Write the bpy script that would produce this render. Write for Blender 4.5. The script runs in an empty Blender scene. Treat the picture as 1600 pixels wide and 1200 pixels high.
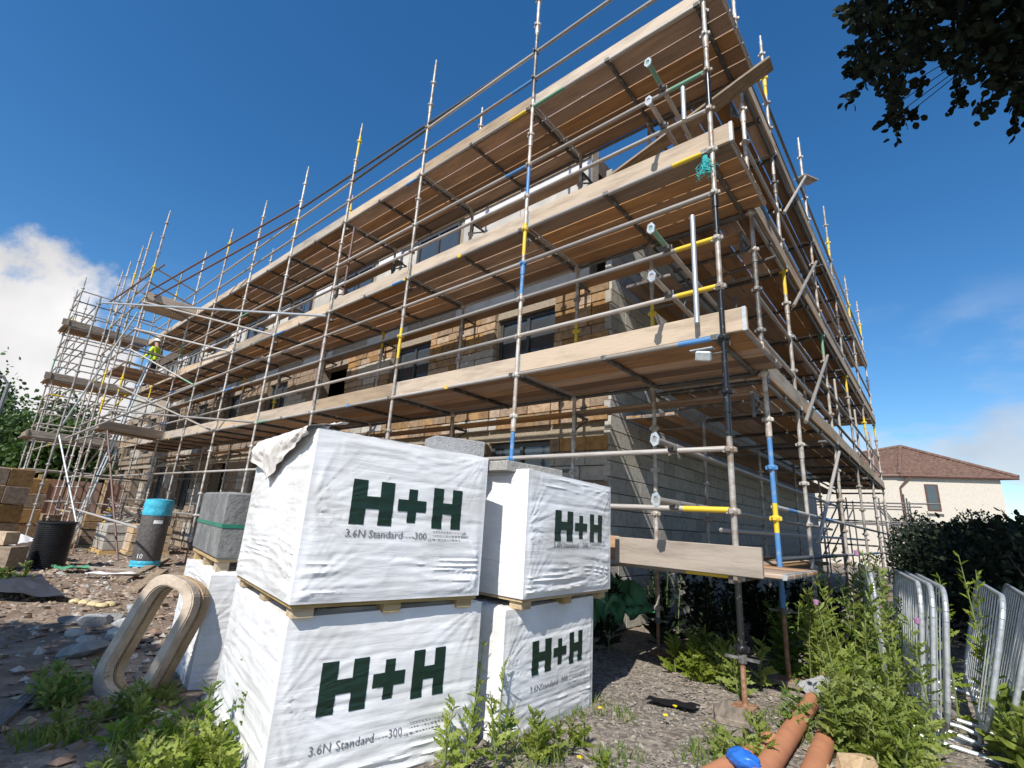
import bpy, bmesh, math, random
import numpy as np
from mathutils import Matrix, Vector
R = random.Random(7)
NR = np.random.default_rng(11)
scene = bpy.context.scene
COL = scene.collection

# ---------------------------------------------------------------- camera
F_PX, YAW, PITCH, ROLL = 763.9, math.radians(-41.163), math.radians(15.628), math.radians(3.596)
CAM = np.array([1.258, -4.220, 1.275])
_f = np.array([math.sin(YAW)*math.cos(PITCH), math.cos(YAW)*math.cos(PITCH), math.sin(PITCH)])
_r = np.array([math.cos(YAW), -math.sin(YAW), 0.0]); _u = np.cross(_r, _f)
CR = _r*math.cos(ROLL)+_u*math.sin(ROLL); CU = -_r*math.sin(ROLL)+_u*math.cos(ROLL)
def ray(x, y): return CR*(x-800)/F_PX - CU*(y-600)/F_PX + _f
def onz(x, y, z): d = ray(x, y); return CAM+(z-CAM[2])/d[2]*d
def ony(x, y, Y): d = ray(x, y); return CAM+(Y-CAM[1])/d[1]*d
def onx(x, y, X): d = ray(x, y); return CAM+(X-CAM[0])/d[0]*d
def ondist(x, y, D): d = ray(x, y); return CAM+D*d/math.hypot(d[0], d[1])
cam = bpy.data.cameras.new('camera'); cam_o = bpy.data.objects.new('camera', cam); COL.objects.link(cam_o)
cam.sensor_width = 36; cam.lens = F_PX/1600*36; cam.clip_end = 3000; cam.clip_start = .05
M = Matrix(((CR[0], CU[0], -_f[0], CAM[0]), (CR[1], CU[1], -_f[1], CAM[1]), (CR[2], CU[2], -_f[2], CAM[2]), (0, 0, 0, 1)))
cam_o.matrix_world = M
scene.camera = cam_o

# ---------------------------------------------------------------- light
SUN = Vector((.33, -1.0, 1.04)).normalized()          # direction to the sun
el = math.asin(SUN.z); az = math.atan2(SUN.x, SUN.y)
world = bpy.data.worlds.new('World'); scene.world = world; world.use_nodes = True
nt = world.node_tree; nt.nodes.clear()
out = nt.nodes.new('ShaderNodeOutputWorld'); bg = nt.nodes.new('ShaderNodeBackground')
sky = nt.nodes.new('ShaderNodeTexSky'); sky.sky_type = 'NISHITA'; sky.sun_disc = False
sky.sun_elevation = el; sky.sun_rotation = az; sky.altitude = 0; sky.air_density = 1.0; sky.dust_density = .35; sky.ozone_density = 3.0
tc = nt.nodes.new('ShaderNodeTexCoord'); sep = nt.nodes.new('ShaderNodeSeparateXYZ'); nt.links.new(tc.outputs['Generated'], sep.inputs[0])
mp = nt.nodes.new('ShaderNodeMapping'); mp.inputs['Scale'].default_value = (2.2, 2.2, 5.0); mp.inputs['Location'].default_value = (3.05, .4, .3)
nt.links.new(tc.outputs['Generated'], mp.inputs[0])
nz = nt.nodes.new('ShaderNodeTexNoise'); nz.inputs['Scale'].default_value = 1.6; nz.inputs['Detail'].default_value = 9; nz.inputs['Roughness'].default_value = .52
nt.links.new(mp.outputs[0], nz.inputs['Vector'])
rmp = nt.nodes.new('ShaderNodeMapRange'); rmp.inputs['From Min'].default_value = .47; rmp.inputs['From Max'].default_value = .62; rmp.interpolation_type = 'SMOOTHSTEP'
nt.links.new(nz.outputs['Fac'], rmp.inputs['Value'])
low = nt.nodes.new('ShaderNodeMapRange'); low.inputs['From Min'].default_value = .42; low.inputs['From Max'].default_value = .12; low.interpolation_type = 'SMOOTHSTEP'
nt.links.new(sep.outputs['Z'], low.inputs['Value'])
# a cumulus bank stands over the western horizon (the street end of the site); elsewhere only thin wisps
cd = ray(-150, 690); cd = cd/np.linalg.norm(cd)
dot = nt.nodes.new('ShaderNodeVectorMath'); dot.operation = 'DOT_PRODUCT'; dot.inputs[1].default_value = tuple(cd)
nrm = nt.nodes.new('ShaderNodeVectorMath'); nrm.operation = 'NORMALIZE'; nt.links.new(tc.outputs['Generated'], nrm.inputs[0]); nt.links.new(nrm.outputs[0], dot.inputs[0])
nz2 = nt.nodes.new('ShaderNodeTexNoise'); nz2.inputs['Scale'].default_value = 7; nz2.inputs['Detail'].default_value = 8; nz2.inputs['Roughness'].default_value = .58
nt.links.new(tc.outputs['Generated'], nz2.inputs['Vector'])
ad = nt.nodes.new('ShaderNodeMath'); ad.operation = 'MULTIPLY_ADD'; ad.inputs[1].default_value = .11; nt.links.new(nz2.outputs['Fac'], ad.inputs[0]); nt.links.new(dot.outputs['Value'], ad.inputs[2])
bank = nt.nodes.new('ShaderNodeMapRange'); bank.inputs['From Min'].default_value = 1.006; bank.inputs['From Max'].default_value = 1.024; bank.interpolation_type = 'SMOOTHSTEP'
nt.links.new(ad.outputs[0], bank.inputs['Value'])
mul = nt.nodes.new('ShaderNodeMath'); mul.operation = 'MULTIPLY'; nt.links.new(rmp.outputs[0], mul.inputs[0]); nt.links.new(low.outputs[0], mul.inputs[1])
mul2 = nt.nodes.new('ShaderNodeMath'); mul2.operation = 'MULTIPLY'; mul2.inputs[1].default_value = .7; nt.links.new(mul.outputs[0], mul2.inputs[0])
mx = nt.nodes.new('ShaderNodeMath'); mx.operation = 'MAXIMUM'; nt.links.new(mul2.outputs[0], mx.inputs[0]); nt.links.new(bank.outputs[0], mx.inputs[1])
shade = nt.nodes.new('ShaderNodeMapRange'); shade.inputs['From Min'].default_value = .3; shade.inputs['From Max'].default_value = .7
shade.inputs['To Min'].default_value = 3.6; shade.inputs['To Max'].default_value = 6.9
nz3 = nt.nodes.new('ShaderNodeTexNoise'); nz3.inputs['Scale'].default_value = 4.2; nz3.inputs['Detail'].default_value = 7
nt.links.new(tc.outputs['Generated'], nz3.inputs['Vector']); nt.links.new(nz3.outputs['Fac'], shade.inputs['Value'])
comb = nt.nodes.new('ShaderNodeCombineXYZ')
for i, k in enumerate((1.0, .985, .99)):
    m_ = nt.nodes.new('ShaderNodeMath'); m_.operation = 'MULTIPLY'; m_.inputs[1].default_value = k
    nt.links.new(shade.outputs[0], m_.inputs[0]); nt.links.new(m_.outputs[0], comb.inputs[i])
mixc = nt.nodes.new('ShaderNodeMix'); mixc.data_type = 'RGBA'
hue = nt.nodes.new('ShaderNodeHueSaturation'); hue.inputs['Saturation'].default_value = 1.3; nt.links.new(sky.outputs[0], hue.inputs['Color'])
nt.links.new(mx.outputs[0], mixc.inputs['Factor']); nt.links.new(hue.outputs[0], mixc.inputs['A']); nt.links.new(comb.outputs[0], mixc.inputs['B'])
nt.links.new(mixc.outputs['Result'], bg.inputs['Color']); bg.inputs['Strength'].default_value = .132
nt.links.new(bg.outputs[0], out.inputs[0])
sl = bpy.data.lights.new('sun', 'SUN'); sl.energy = 5.0; sl.angle = math.radians(.53); sl.color = (1, .955, .88)
so = bpy.data.objects.new('sun', sl); COL.objects.link(so); so.location = (10, -24, 36)
so.rotation_euler = (-SUN).to_track_quat('-Z', 'Y').to_euler()
vs = scene.view_settings; vs.view_transform = 'Standard'; vs.look = 'None'; vs.exposure = .27; vs.gamma = 1; vs.use_curve_mapping = False
scene.cycles.max_bounces = 6; scene.cycles.diffuse_bounces = 2; scene.cycles.transparent_max_bounces = 6

# ---------------------------------------------------------------- materials
MATS = {}
def mat(name, col, rough=.7, metal=0, var=.25, scale=6, bump=0, bscale=40, rand=.0, col2=None, stretch=None, coords='Object', detail=5, spec=.5, c2pos=(.42, .62), satmin=.65):
    if name in MATS: return MATS[name]
    m = bpy.data.materials.new(name); m.use_nodes = True; n = m.node_tree; b = n.nodes['Principled BSDF']
    b.inputs['Roughness'].default_value = rough; b.inputs['Metallic'].default_value = metal; b.inputs['Specular IOR Level'].default_value = spec
    if coords == 'World': src = n.nodes.new('ShaderNodeNewGeometry').outputs['Position']
    else: src = n.nodes.new('ShaderNodeTexCoord').outputs[coords]
    if coords == 'Object' and rand > 0:
        oi = n.nodes.new('ShaderNodeObjectInfo'); va = n.nodes.new('ShaderNodeVectorMath'); va.operation = 'ADD'
        sc_ = n.nodes.new('ShaderNodeMath'); sc_.operation = 'MULTIPLY'; sc_.inputs[1].default_value = 37; n.links.new(oi.outputs['Random'], sc_.inputs[0])
        n.links.new(src, va.inputs[0]); n.links.new(sc_.outputs[0], va.inputs[1]); src = va.outputs[0]
    mp = n.nodes.new('ShaderNodeMapping'); mp.inputs['Scale'].default_value = stretch or (1, 1, 1); n.links.new(src, mp.inputs[0])
    nz = n.nodes.new('ShaderNodeTexNoise'); nz.inputs['Scale'].default_value = scale; nz.inputs['Detail'].default_value = detail; nz.inputs['Roughness'].default_value = .6
    n.links.new(mp.outputs[0], nz.inputs['Vector'])
    cr = n.nodes.new('ShaderNodeValToRGB'); c = np.array(col)
    c2 = np.array(col2) if col2 is not None else c*(1+var); c1 = c if col2 is not None else c*(1-var)
    cr.color_ramp.elements[0].position = c2pos[0] if col2 is not None else .3; cr.color_ramp.elements[1].position = c2pos[1] if col2 is not None else .7
    cr.color_ramp.elements[0].color = (*np.clip(c1, 0, 1), 1); cr.color_ramp.elements[1].color = (*np.clip(c2, 0, 1), 1)
    n.links.new(nz.outputs['Fac'], cr.inputs[0]); colout = cr.outputs[0]
    if rand > 0:
        oi = n.nodes.new('ShaderNodeObjectInfo'); hs = n.nodes.new('ShaderNodeHueSaturation')
        mr = n.nodes.new('ShaderNodeMapRange'); mr.inputs['To Min'].default_value = 1-rand; mr.inputs['To Max'].default_value = 1+rand
        n.links.new(oi.outputs['Random'], mr.inputs['Value']); n.links.new(mr.outputs[0], hs.inputs['Value']); n.links.new(colout, hs.inputs['Color'])
        wn = n.nodes.new('ShaderNodeTexWhiteNoise'); wn.noise_dimensions = '1D'; n.links.new(oi.outputs['Random'], wn.inputs['W'])
        m2 = n.nodes.new('ShaderNodeMapRange'); m2.inputs['To Min'].default_value = satmin; m2.inputs['To Max'].default_value = 1.2; n.links.new(wn.outputs['Value'], m2.inputs['Value']); n.links.new(m2.outputs[0], hs.inputs['Saturation'])
        colout = hs.outputs[0]
    n.links.new(colout, b.inputs['Base Color'])
    if bump:
        n2 = n.nodes.new('ShaderNodeTexNoise'); n2.inputs['Scale'].default_value = bscale; n2.inputs['Detail'].default_value = 6; n.links.new(mp.outputs[0], n2.inputs['Vector'])
        bp = n.nodes.new('ShaderNodeBump'); bp.inputs['Strength'].default_value = bump; bp.inputs['Distance'].default_value = .02
        n.links.new(n2.outputs['Fac'], bp.inputs['Height']); n.links.new(bp.outputs[0], b.inputs['Normal'])
    MATS[name] = m; return m
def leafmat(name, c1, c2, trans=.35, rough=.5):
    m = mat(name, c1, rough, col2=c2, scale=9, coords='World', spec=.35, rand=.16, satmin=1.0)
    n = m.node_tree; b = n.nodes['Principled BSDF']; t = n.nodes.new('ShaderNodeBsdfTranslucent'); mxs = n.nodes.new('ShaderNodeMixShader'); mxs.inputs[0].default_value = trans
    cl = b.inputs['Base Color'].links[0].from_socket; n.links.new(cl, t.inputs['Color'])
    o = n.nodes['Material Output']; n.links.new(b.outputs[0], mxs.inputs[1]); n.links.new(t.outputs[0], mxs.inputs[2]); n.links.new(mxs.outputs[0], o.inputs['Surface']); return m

STEEL = mat('tube_steel', (.5, .47, .43), .5, .25, scale=9, rand=.28, col2=(.29, .23, .18), bump=.15, bscale=60)
STEELD = mat('tube_dark', (.1, .095, .09), .5, .3, scale=12, rand=.3, col2=(.26, .25, .235), bump=.2, c2pos=(.5, .68))
BLACKPT = mat('paint_black', (.012, .012, .013), .35, 0, scale=30, col2=(.3, .3, .29), c2pos=(.6, .78))
YEL = mat('paint_yellow', (.72, .5, .03), .5, 0, scale=14, col2=(.45, .36, .2), c2pos=(.55, .75))
BLU = mat('paint_blue', (.07, .22, .48), .5, 0, scale=14, col2=(.3, .34, .36), c2pos=(.55, .75))
GRN = mat('paint_green', (.16, .34, .23), .5, 0, scale=14, col2=(.32, .34, .3), c2pos=(.55, .75))
RED = mat('paint_red_oxide', (.14, .075, .06), .55, .1, scale=14, col2=(.26, .2, .17), c2pos=(.5, .75))
RUST = mat('rusty_jack', (.25, .12, .06), .75, .2, scale=25, col2=(.38, .24, .15), bump=.3)
GALV = mat('galvanised', (.56, .59, .6), .42, .5, scale=30, col2=(.42, .45, .46), rand=.1)
BOARD = mat('scaffold_board_timber', (.39, .24, .135), .8, 0, scale=2.2, rand=.42, col2=(.27, .175, .11), stretch=(.6, 4, 4), bump=.3, bscale=14, spec=.2)
TOE = mat('toe_board_timber', (.47, .37, .27), .85, 0, scale=3.4, rand=.24, col2=(.27, .21, .155), stretch=(.5, 3, 3), bump=.2, bscale=14, spec=.2, c2pos=(.45, .75))
TIMBER = mat('weathered_timber', (.34, .27, .2), .85, 0, scale=5, rand=.2, col2=(.2, .16, .12), stretch=(1, 7, 7), bump=.3, spec=.2)
PALLET = mat('pallet_timber', (.5, .37, .2), .8, 0, scale=5, rand=.15, col2=(.36, .25, .13), stretch=(1, 7, 7), bump=.2, spec=.2)
DARKWOOD = mat('dark_plank', (.09, .085, .085), .75, 0, scale=6, col2=(.16, .15, .14), stretch=(1, 8, 8), bump=.3)
STONE = mat('buff_stone', (.36, .235, .125), .85, 0, scale=11, rand=.28, col2=(.25, .155, .085), bump=.5, bscale=30, spec=.2)
MORTAR = mat('mortar', (.3, .25, .19), .9, 0, scale=20, bump=.3, spec=.2, coords='World')
BLOCK = mat('concrete_block', (.44, .41, .36), .9, 0, scale=14, rand=.16, col2=(.35, .325, .285), bump=.5, bscale=45, spec=.2)
AIRCRETE = mat('aircrete_block', (.36, .36, .36), .95, 0, scale=30, rand=.1, col2=(.29, .29, .29), bump=.5, bscale=90, spec=.1)
DENSE = mat('dense_concrete', (.17, .17, .165), .9, 0, scale=5, rand=.08, col2=(.25, .25, .24), bump=.6, bscale=24, spec=.2)
CREAMC = mat('cream_precast', (.52, .4, .28), .85, 0, scale=9, rand=.08, col2=(.4, .3, .2), bump=.35, bscale=40, spec=.2)
GREYPANEL = mat('grey_panel', (.47, .44, .39), .7, 0, scale=2, rand=.06, bump=.05)
WHITEMEM = mat('white_membrane', (.72, .7, .74), .5, 0, scale=5, bump=.2)
FRAME = mat('window_frame_dark', (.05, .055, .06), .4)
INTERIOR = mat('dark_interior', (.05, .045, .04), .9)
GLASS = mat('window_glass', (.05, .06, .07), .06, 0, var=.1, spec=.9)
CLAY = mat('clay_pipe', (.46, .2, .1), .7, 0, scale=7, col2=(.36, .15, .08), bump=.12, c2pos=(.4, .75))
BLUEPL = mat('blue_plastic', (.02, .13, .5), .4, 0, scale=8, var=.2, bump=.4, bscale=14)
BLUEWRAP = mat('blue_wrap', (.06, .42, .58), .35, 0, scale=14, var=.25, bump=.5, bscale=22)
FELT = mat('felt_roll', (.075, .065, .06), .6, 0, scale=20, rand=.05, col2=(.12, .105, .1), bump=.2)
WHITEP = mat('white_print', (.75, .75, .75), .6)
BLACKPL = mat('black_plastic', (.012, .012, .014), .35, 0, scale=10, bump=.1)
BLACKSH = mat('black_sheet', (.03, .033, .045), .4, 0, scale=4, bump=.5, bscale=5)
GREENPR = mat('green_print', (.005, .024, .014), .5, 0, scale=30, var=.2)
GREYPR = mat('grey_print', (.16, .16, .17), .6)
STRAPG = mat('green_strap', (.03, .2, .13), .45)
STRAPY = mat('yellow_strap', (.7, .45, .05), .7, col2=(.6, .2, .12), scale=20)
TEAL = mat('teal_rope', (.04, .42, .42), .7)
GREENT = mat('green_tarp', (.08, .26, .14), .5, 0, scale=5, bump=.4, bscale=8)
HIVIS = mat('hi_vis', (.55, .75, .04), .6); NAVY = mat('navy_cloth', (.03, .035, .06), .8); SKIN = mat('skin', (.5, .3, .22), .6)
SOIL = mat('rubble_soil', (.28, .2, .14), .95, 0, scale=12, rand=.2, col2=(.4, .32, .25), bump=.5)
ROOFT = None
LEAF_TREE = leafmat('leaf_tree', (.006, .011, .005), (.014, .026, .009), .12, .8)  # near-black base: the backlit shade of the overhanging leaves is in the colour
LEAF_FAR = leafmat('leaf_far', (.055, .1, .03), (.1, .15, .05), .3)
LEAF_HEDGE = leafmat('leaf_hedge', (.008, .014, .007), (.017, .03, .013), .1, .8)  # near-black base: shade over hedge and low-deck weeds is put into the colour
LEAF_WEED = leafmat('leaf_weed', (.17, .225, .05), (.3, .34, .1), .4)
LEAF_WEED2 = leafmat('leaf_weed_dark', (.1, .17, .04), (.17, .24, .065), .4)
GRASS = leafmat('grass_blade', (.12, .2, .045), (.24, .26, .09), .4)
STEM = mat('plant_stem', (.16, .2, .07), .7); BARK = mat('bark', (.06, .048, .04), .9, bump=.5, bscale=20)
PETALY = mat('yellow_petal', (.85, .62, .02), .6); PETALP = mat('thistle_flower', (.42, .2, .36), .7)

def wrapmat():
    m = bpy.data.materials.new('white_polythene'); m.use_nodes = True; n = m.node_tree; b = n.nodes['Principled BSDF']
    b.inputs['Base Color'].default_value = (.8, .8, .81, 1); b.inputs['Roughness'].default_value = .42; b.inputs['Specular IOR Level'].default_value = .45
    tcn = n.nodes.new('ShaderNodeNewGeometry'); hs = None
    mps = []
    for sc_, st, dist in (((1, 1, 9), .5, .006), ((7, 7, 30), .3, .002), ((2, 2, 2.2), .3, .01)):
        mpn = n.nodes.new('ShaderNodeMapping'); mpn.inputs['Scale'].default_value = sc_; mpn.inputs['Rotation'].default_value = (.18, -.1, .3); n.links.new(tcn.outputs['Position'], mpn.inputs[0])
        nzn = n.nodes.new('ShaderNodeTexNoise'); nzn.inputs['Scale'].default_value = 3.2; nzn.inputs['Detail'].default_value = 4; nzn.inputs['Distortion'].default_value = .8; n.links.new(mpn.outputs[0], nzn.inputs['Vector'])
        bp = n.nodes.new('ShaderNodeBump'); bp.inputs['Strength'].default_value = st; bp.inputs['Distance'].default_value = dist; n.links.new(nzn.outputs['Fac'], bp.inputs['Height'])
        if mps: n.links.new(mps[-1].outputs[0], bp.inputs['Normal'])
        mps.append(bp)
    n.links.new(mps[-1].outputs[0], b.inputs['Normal'])
    # faint dirt on the plastic
    nzd = n.nodes.new('ShaderNodeTexNoise'); nzd.inputs['Scale'].default_value = 2.3; nzd.inputs['Detail'].default_value = 7; n.links.new(tcn.outputs['Position'], nzd.inputs['Vector'])
    cr = n.nodes.new('ShaderNodeValToRGB'); cr.color_ramp.elements[0].position = .35; cr.color_ramp.elements[1].position = .6
    cr.color_ramp.elements[0].color = (.66, .65, .63, 1); cr.color_ramp.elements[1].color = (.82, .82, .83, 1); n.links.new(nzd.outputs['Fac'], cr.inputs[0]); n.links.new(cr.outputs[0], b.inputs['Base Color'])
    return m
WRAP = wrapmat()

# ---------------------------------------------------------------- builders
def mesh(name, V, Fc, mats, mi=None, smooth=False):
    me = bpy.data.meshes.new(name); me.from_pydata([tuple(map(float, v)) for v in V], [], [tuple(map(int, f)) for f in Fc])
    for m in (mats if isinstance(mats, (list, tuple)) else [mats]): me.materials.append(m)
    if mi is not None: me.polygons.foreach_set('material_index', np.array(mi, dtype=np.int32))
    if smooth: me.polygons.foreach_set('use_smooth', np.ones(len(me.polygons), dtype=bool))
    me.update(); return me
WM = {}
def thing(name, label, cat, loc=(0, 0, 0), group=None, kind=None, me=None):
    o = bpy.data.objects.new(name, me); COL.objects.link(o); o.location = tuple(map(float, loc)); WM[o] = Matrix.Translation(o.location)
    if label: o['label'] = label
    if cat: o['category'] = cat
    if group: o['group'] = group
    if kind: o['kind'] = kind
    return o
def part(name, me, parent, M=None, kind=None, label=None):
    o = bpy.data.objects.new(name, me); COL.objects.link(o); M = M or Matrix.Identity(4)
    if parent is not None:
        o.parent = parent; o.matrix_local = WM[parent].inverted() @ M
    else: o.matrix_local = M
    WM[o] = M.copy()
    if kind: o['kind'] = kind
    if label: o['label'] = label
    return o
def T(x, y, z): return Matrix.Translation((float(x), float(y), float(z)))
def frame(p, xdir, up=(0, 0, 1)):
    x = Vector(xdir).normalized(); u = Vector(up)
    if abs(x.dot(u)) > .99: u = Vector((0, 1, 0))
    y = u.cross(x).normalized(); z = x.cross(y)
    return Matrix(((x.x, y.x, z.x, p[0]), (x.y, y.y, z.y, p[1]), (x.z, y.z, z.z, p[2]), (0, 0, 0, 1)))
class MB:
    def __init__(s): s.V = []; s.F = []; s.I = []
    def add(s, V, Fc, i=0):
        o = len(s.V); s.V += [tuple(v) for v in V]; s.F += [tuple(k+o for k in f) for f in Fc]; s.I += [i]*len(Fc)
    def box(s, c, d, i=0, M=None, ch=0):
        x, y, z = d[0]/2, d[1]/2, d[2]/2
        if ch:
            P = []
            for zz, k in ((-z, ch), (-z+ch, 0), (z-ch, 0), (z, ch)):
                for sx, sy in ((-1, -1), (1, -1), (1, 1), (-1, 1)): P.append((c[0]+sx*(x-k), c[1]+sy*(y-k), c[2]+zz))
            Fs = [(3, 2, 1, 0), (12, 13, 14, 15)]+[(r*4+j, r*4+(j+1) % 4, r*4+4+(j+1) % 4, r*4+4+j) for r in range(3) for j in range(4)]
        else:
            P = [(c[0]+sx*x, c[1]+sy*y, c[2]+sz*z) for sz in (-1, 1) for sx, sy in ((-1, -1), (1, -1), (1, 1), (-1, 1))]
            Fs = [(3, 2, 1, 0), (4, 5, 6, 7), (0, 1, 5, 4), (1, 2, 6, 5), (2, 3, 7, 6), (3, 0, 4, 7)]
        if M is not None: P = [tuple(M @ Vector(p)) for p in P]
        s.add(P, Fs, i)
    def tube(s, a, b, r, n=10, i=0, r2=None, caps=True):
        a = Vector(a); b = Vector(b); x = (b-a).normalized(); u = Vector((0, 0, 1)) if abs(x.z) < .95 else Vector((1, 0, 0))
        y = u.cross(x).normalized(); z = x.cross(y); r2 = r if r2 is None else r2
        P = [a+(y*math.cos(t)+z*math.sin(t))*r for t in (2*math.pi*k/n for k in range(n))]+[b+(y*math.cos(t)+z*math.sin(t))*r2 for t in (2*math.pi*k/n for k in range(n))]
        Fs = [(k, (k+1) % n, n+(k+1) % n, n+k) for k in range(n)]
        if caps: Fs += [tuple(range(n-1, -1, -1)), tuple(range(n, 2*n))]
        s.add(P, Fs, i)
    def lathe(s, prof, n=24, i=0, c=(0, 0, 0)):
        P = []; Fs = []
        for (r, z) in prof:
            for k in range(n): t = 2*math.pi*k/n; P.append((c[0]+r*math.cos(t), c[1]+r*math.sin(t), c[2]+z))
        for j in range(len(prof)-1):
            for k in range(n): Fs.append((j*n+k, j*n+(k+1) % n, (j+1)*n+(k+1) % n, (j+1)*n+k))
        s.add(P, Fs, i)
    def path(s, pts, r, n=8, i=0):
        for a, b in zip(pts[:-1], pts[1:]): s.tube(a, b, r, n, i)
    def mesh(s, name, mats, smooth=False): return mesh(name, s.V, s.F, mats, s.I, smooth)
def smooth_angle(me):
    me.polygons.foreach_set('use_smooth', np.ones(len(me.polygons), dtype=bool))
    try: me.set_sharp_from_angle(angle=math.radians(40))
    except Exception: pass
    return me
_bc = {}
def banded(L, w, h, m, ch):
    k = ('band', round(L, 3), w, h, m.name)
    if k not in _bc:
        b = MB(); b.box((0, 0, 0), (L, w, h), 0, None, ch)
        for sx in (-1, 1): b.box((sx*(L/2-.02), 0, 0), (.03, w+.003, h+.003), 1)
        _bc[k] = b.mesh('board', [m, GALV])
    return _bc[k]
def boxmesh(d, m, ch=.004):
    k = (tuple(round(x, 3) for x in d), m.name, ch)
    if k not in _bc:
        b = MB(); b.box((0, 0, 0), d, 0, None, min(ch, min(d)*.3)); _bc[k] = b.mesh('piece', m)
    return _bc[k]

# value noise
def vnoise(x, y, seed=0):
    x = np.asarray(x, float); y = np.asarray(y, float); xi = np.floor(x).astype(np.int64); yi = np.floor(y).astype(np.int64); fx = x-xi; fy = y-yi
    fx = fx*fx*(3-2*fx); fy = fy*fy*(3-2*fy)
    def h(a, b):
        n = (a*374761393+b*668265263+seed*1442695041) & 0x7fffffff; n = (n ^ (n >> 13))*1274126177 & 0x7fffffff; return ((n ^ (n >> 16)) & 0xffff)/65535.
    return (h(xi, yi)*(1-fx)+h(xi+1, yi)*fx)*(1-fy)+(h(xi, yi+1)*(1-fx)+h(xi+1, yi+1)*fx)*fy
def gz(x, y):
    x = np.asarray(x, float); y = np.asarray(y, float)
    z = .012*np.minimum(0, x+1.0) - .0006*0
    z = np.maximum(z, -.28)
    z = z + .05*(vnoise(x*.6, y*.6, 3)-.5) + .03*(vnoise(x*2.1, y*2.1, 5)-.5)
    # spoil heap by the stone packs
    z = z + .28*np.exp(-(((x+15.5)/2.2)**2+((y+3.6)/.9)**2))
    return z
def g(x, y): return float(gz(x, y))

# ---------------------------------------------------------------- ground
def axis(lo, d0, d1, hi, step, far):
    a = list(np.arange(d0, d1+1e-6, step)); s = step; p = d0
    left = []
    while p > lo: s *= 1.35; p -= s; left.append(p)
    s = step; p = d1; right = []
    while p < hi: s *= 1.35; p += s; right.append(p)
    return np.array(left[::-1]+a+right)
gx = axis(-900, -10, 3.4, 900, .07, 0); gy = axis(-900, -4.4, 4.5, 900, .07, 0)
GX, GY = np.meshgrid(gx, gy, indexing='ij'); near = np.exp(-((GX+3)/9)**2-((GY)/7)**2)
GZ = gz(GX, GY)+near*(.022*(vnoise(GX*9, GY*9, 8)-.5)+.018*(vnoise(GX*23, GY*23, 9)-.5))
V = np.stack([GX, GY, GZ], -1).reshape(-1, 3); nxg, nyg = GX.shape
ii, jj = np.meshgrid(np.arange(nxg-1), np.arange(nyg-1), indexing='ij'); a = (ii*nyg+jj).ravel()
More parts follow.
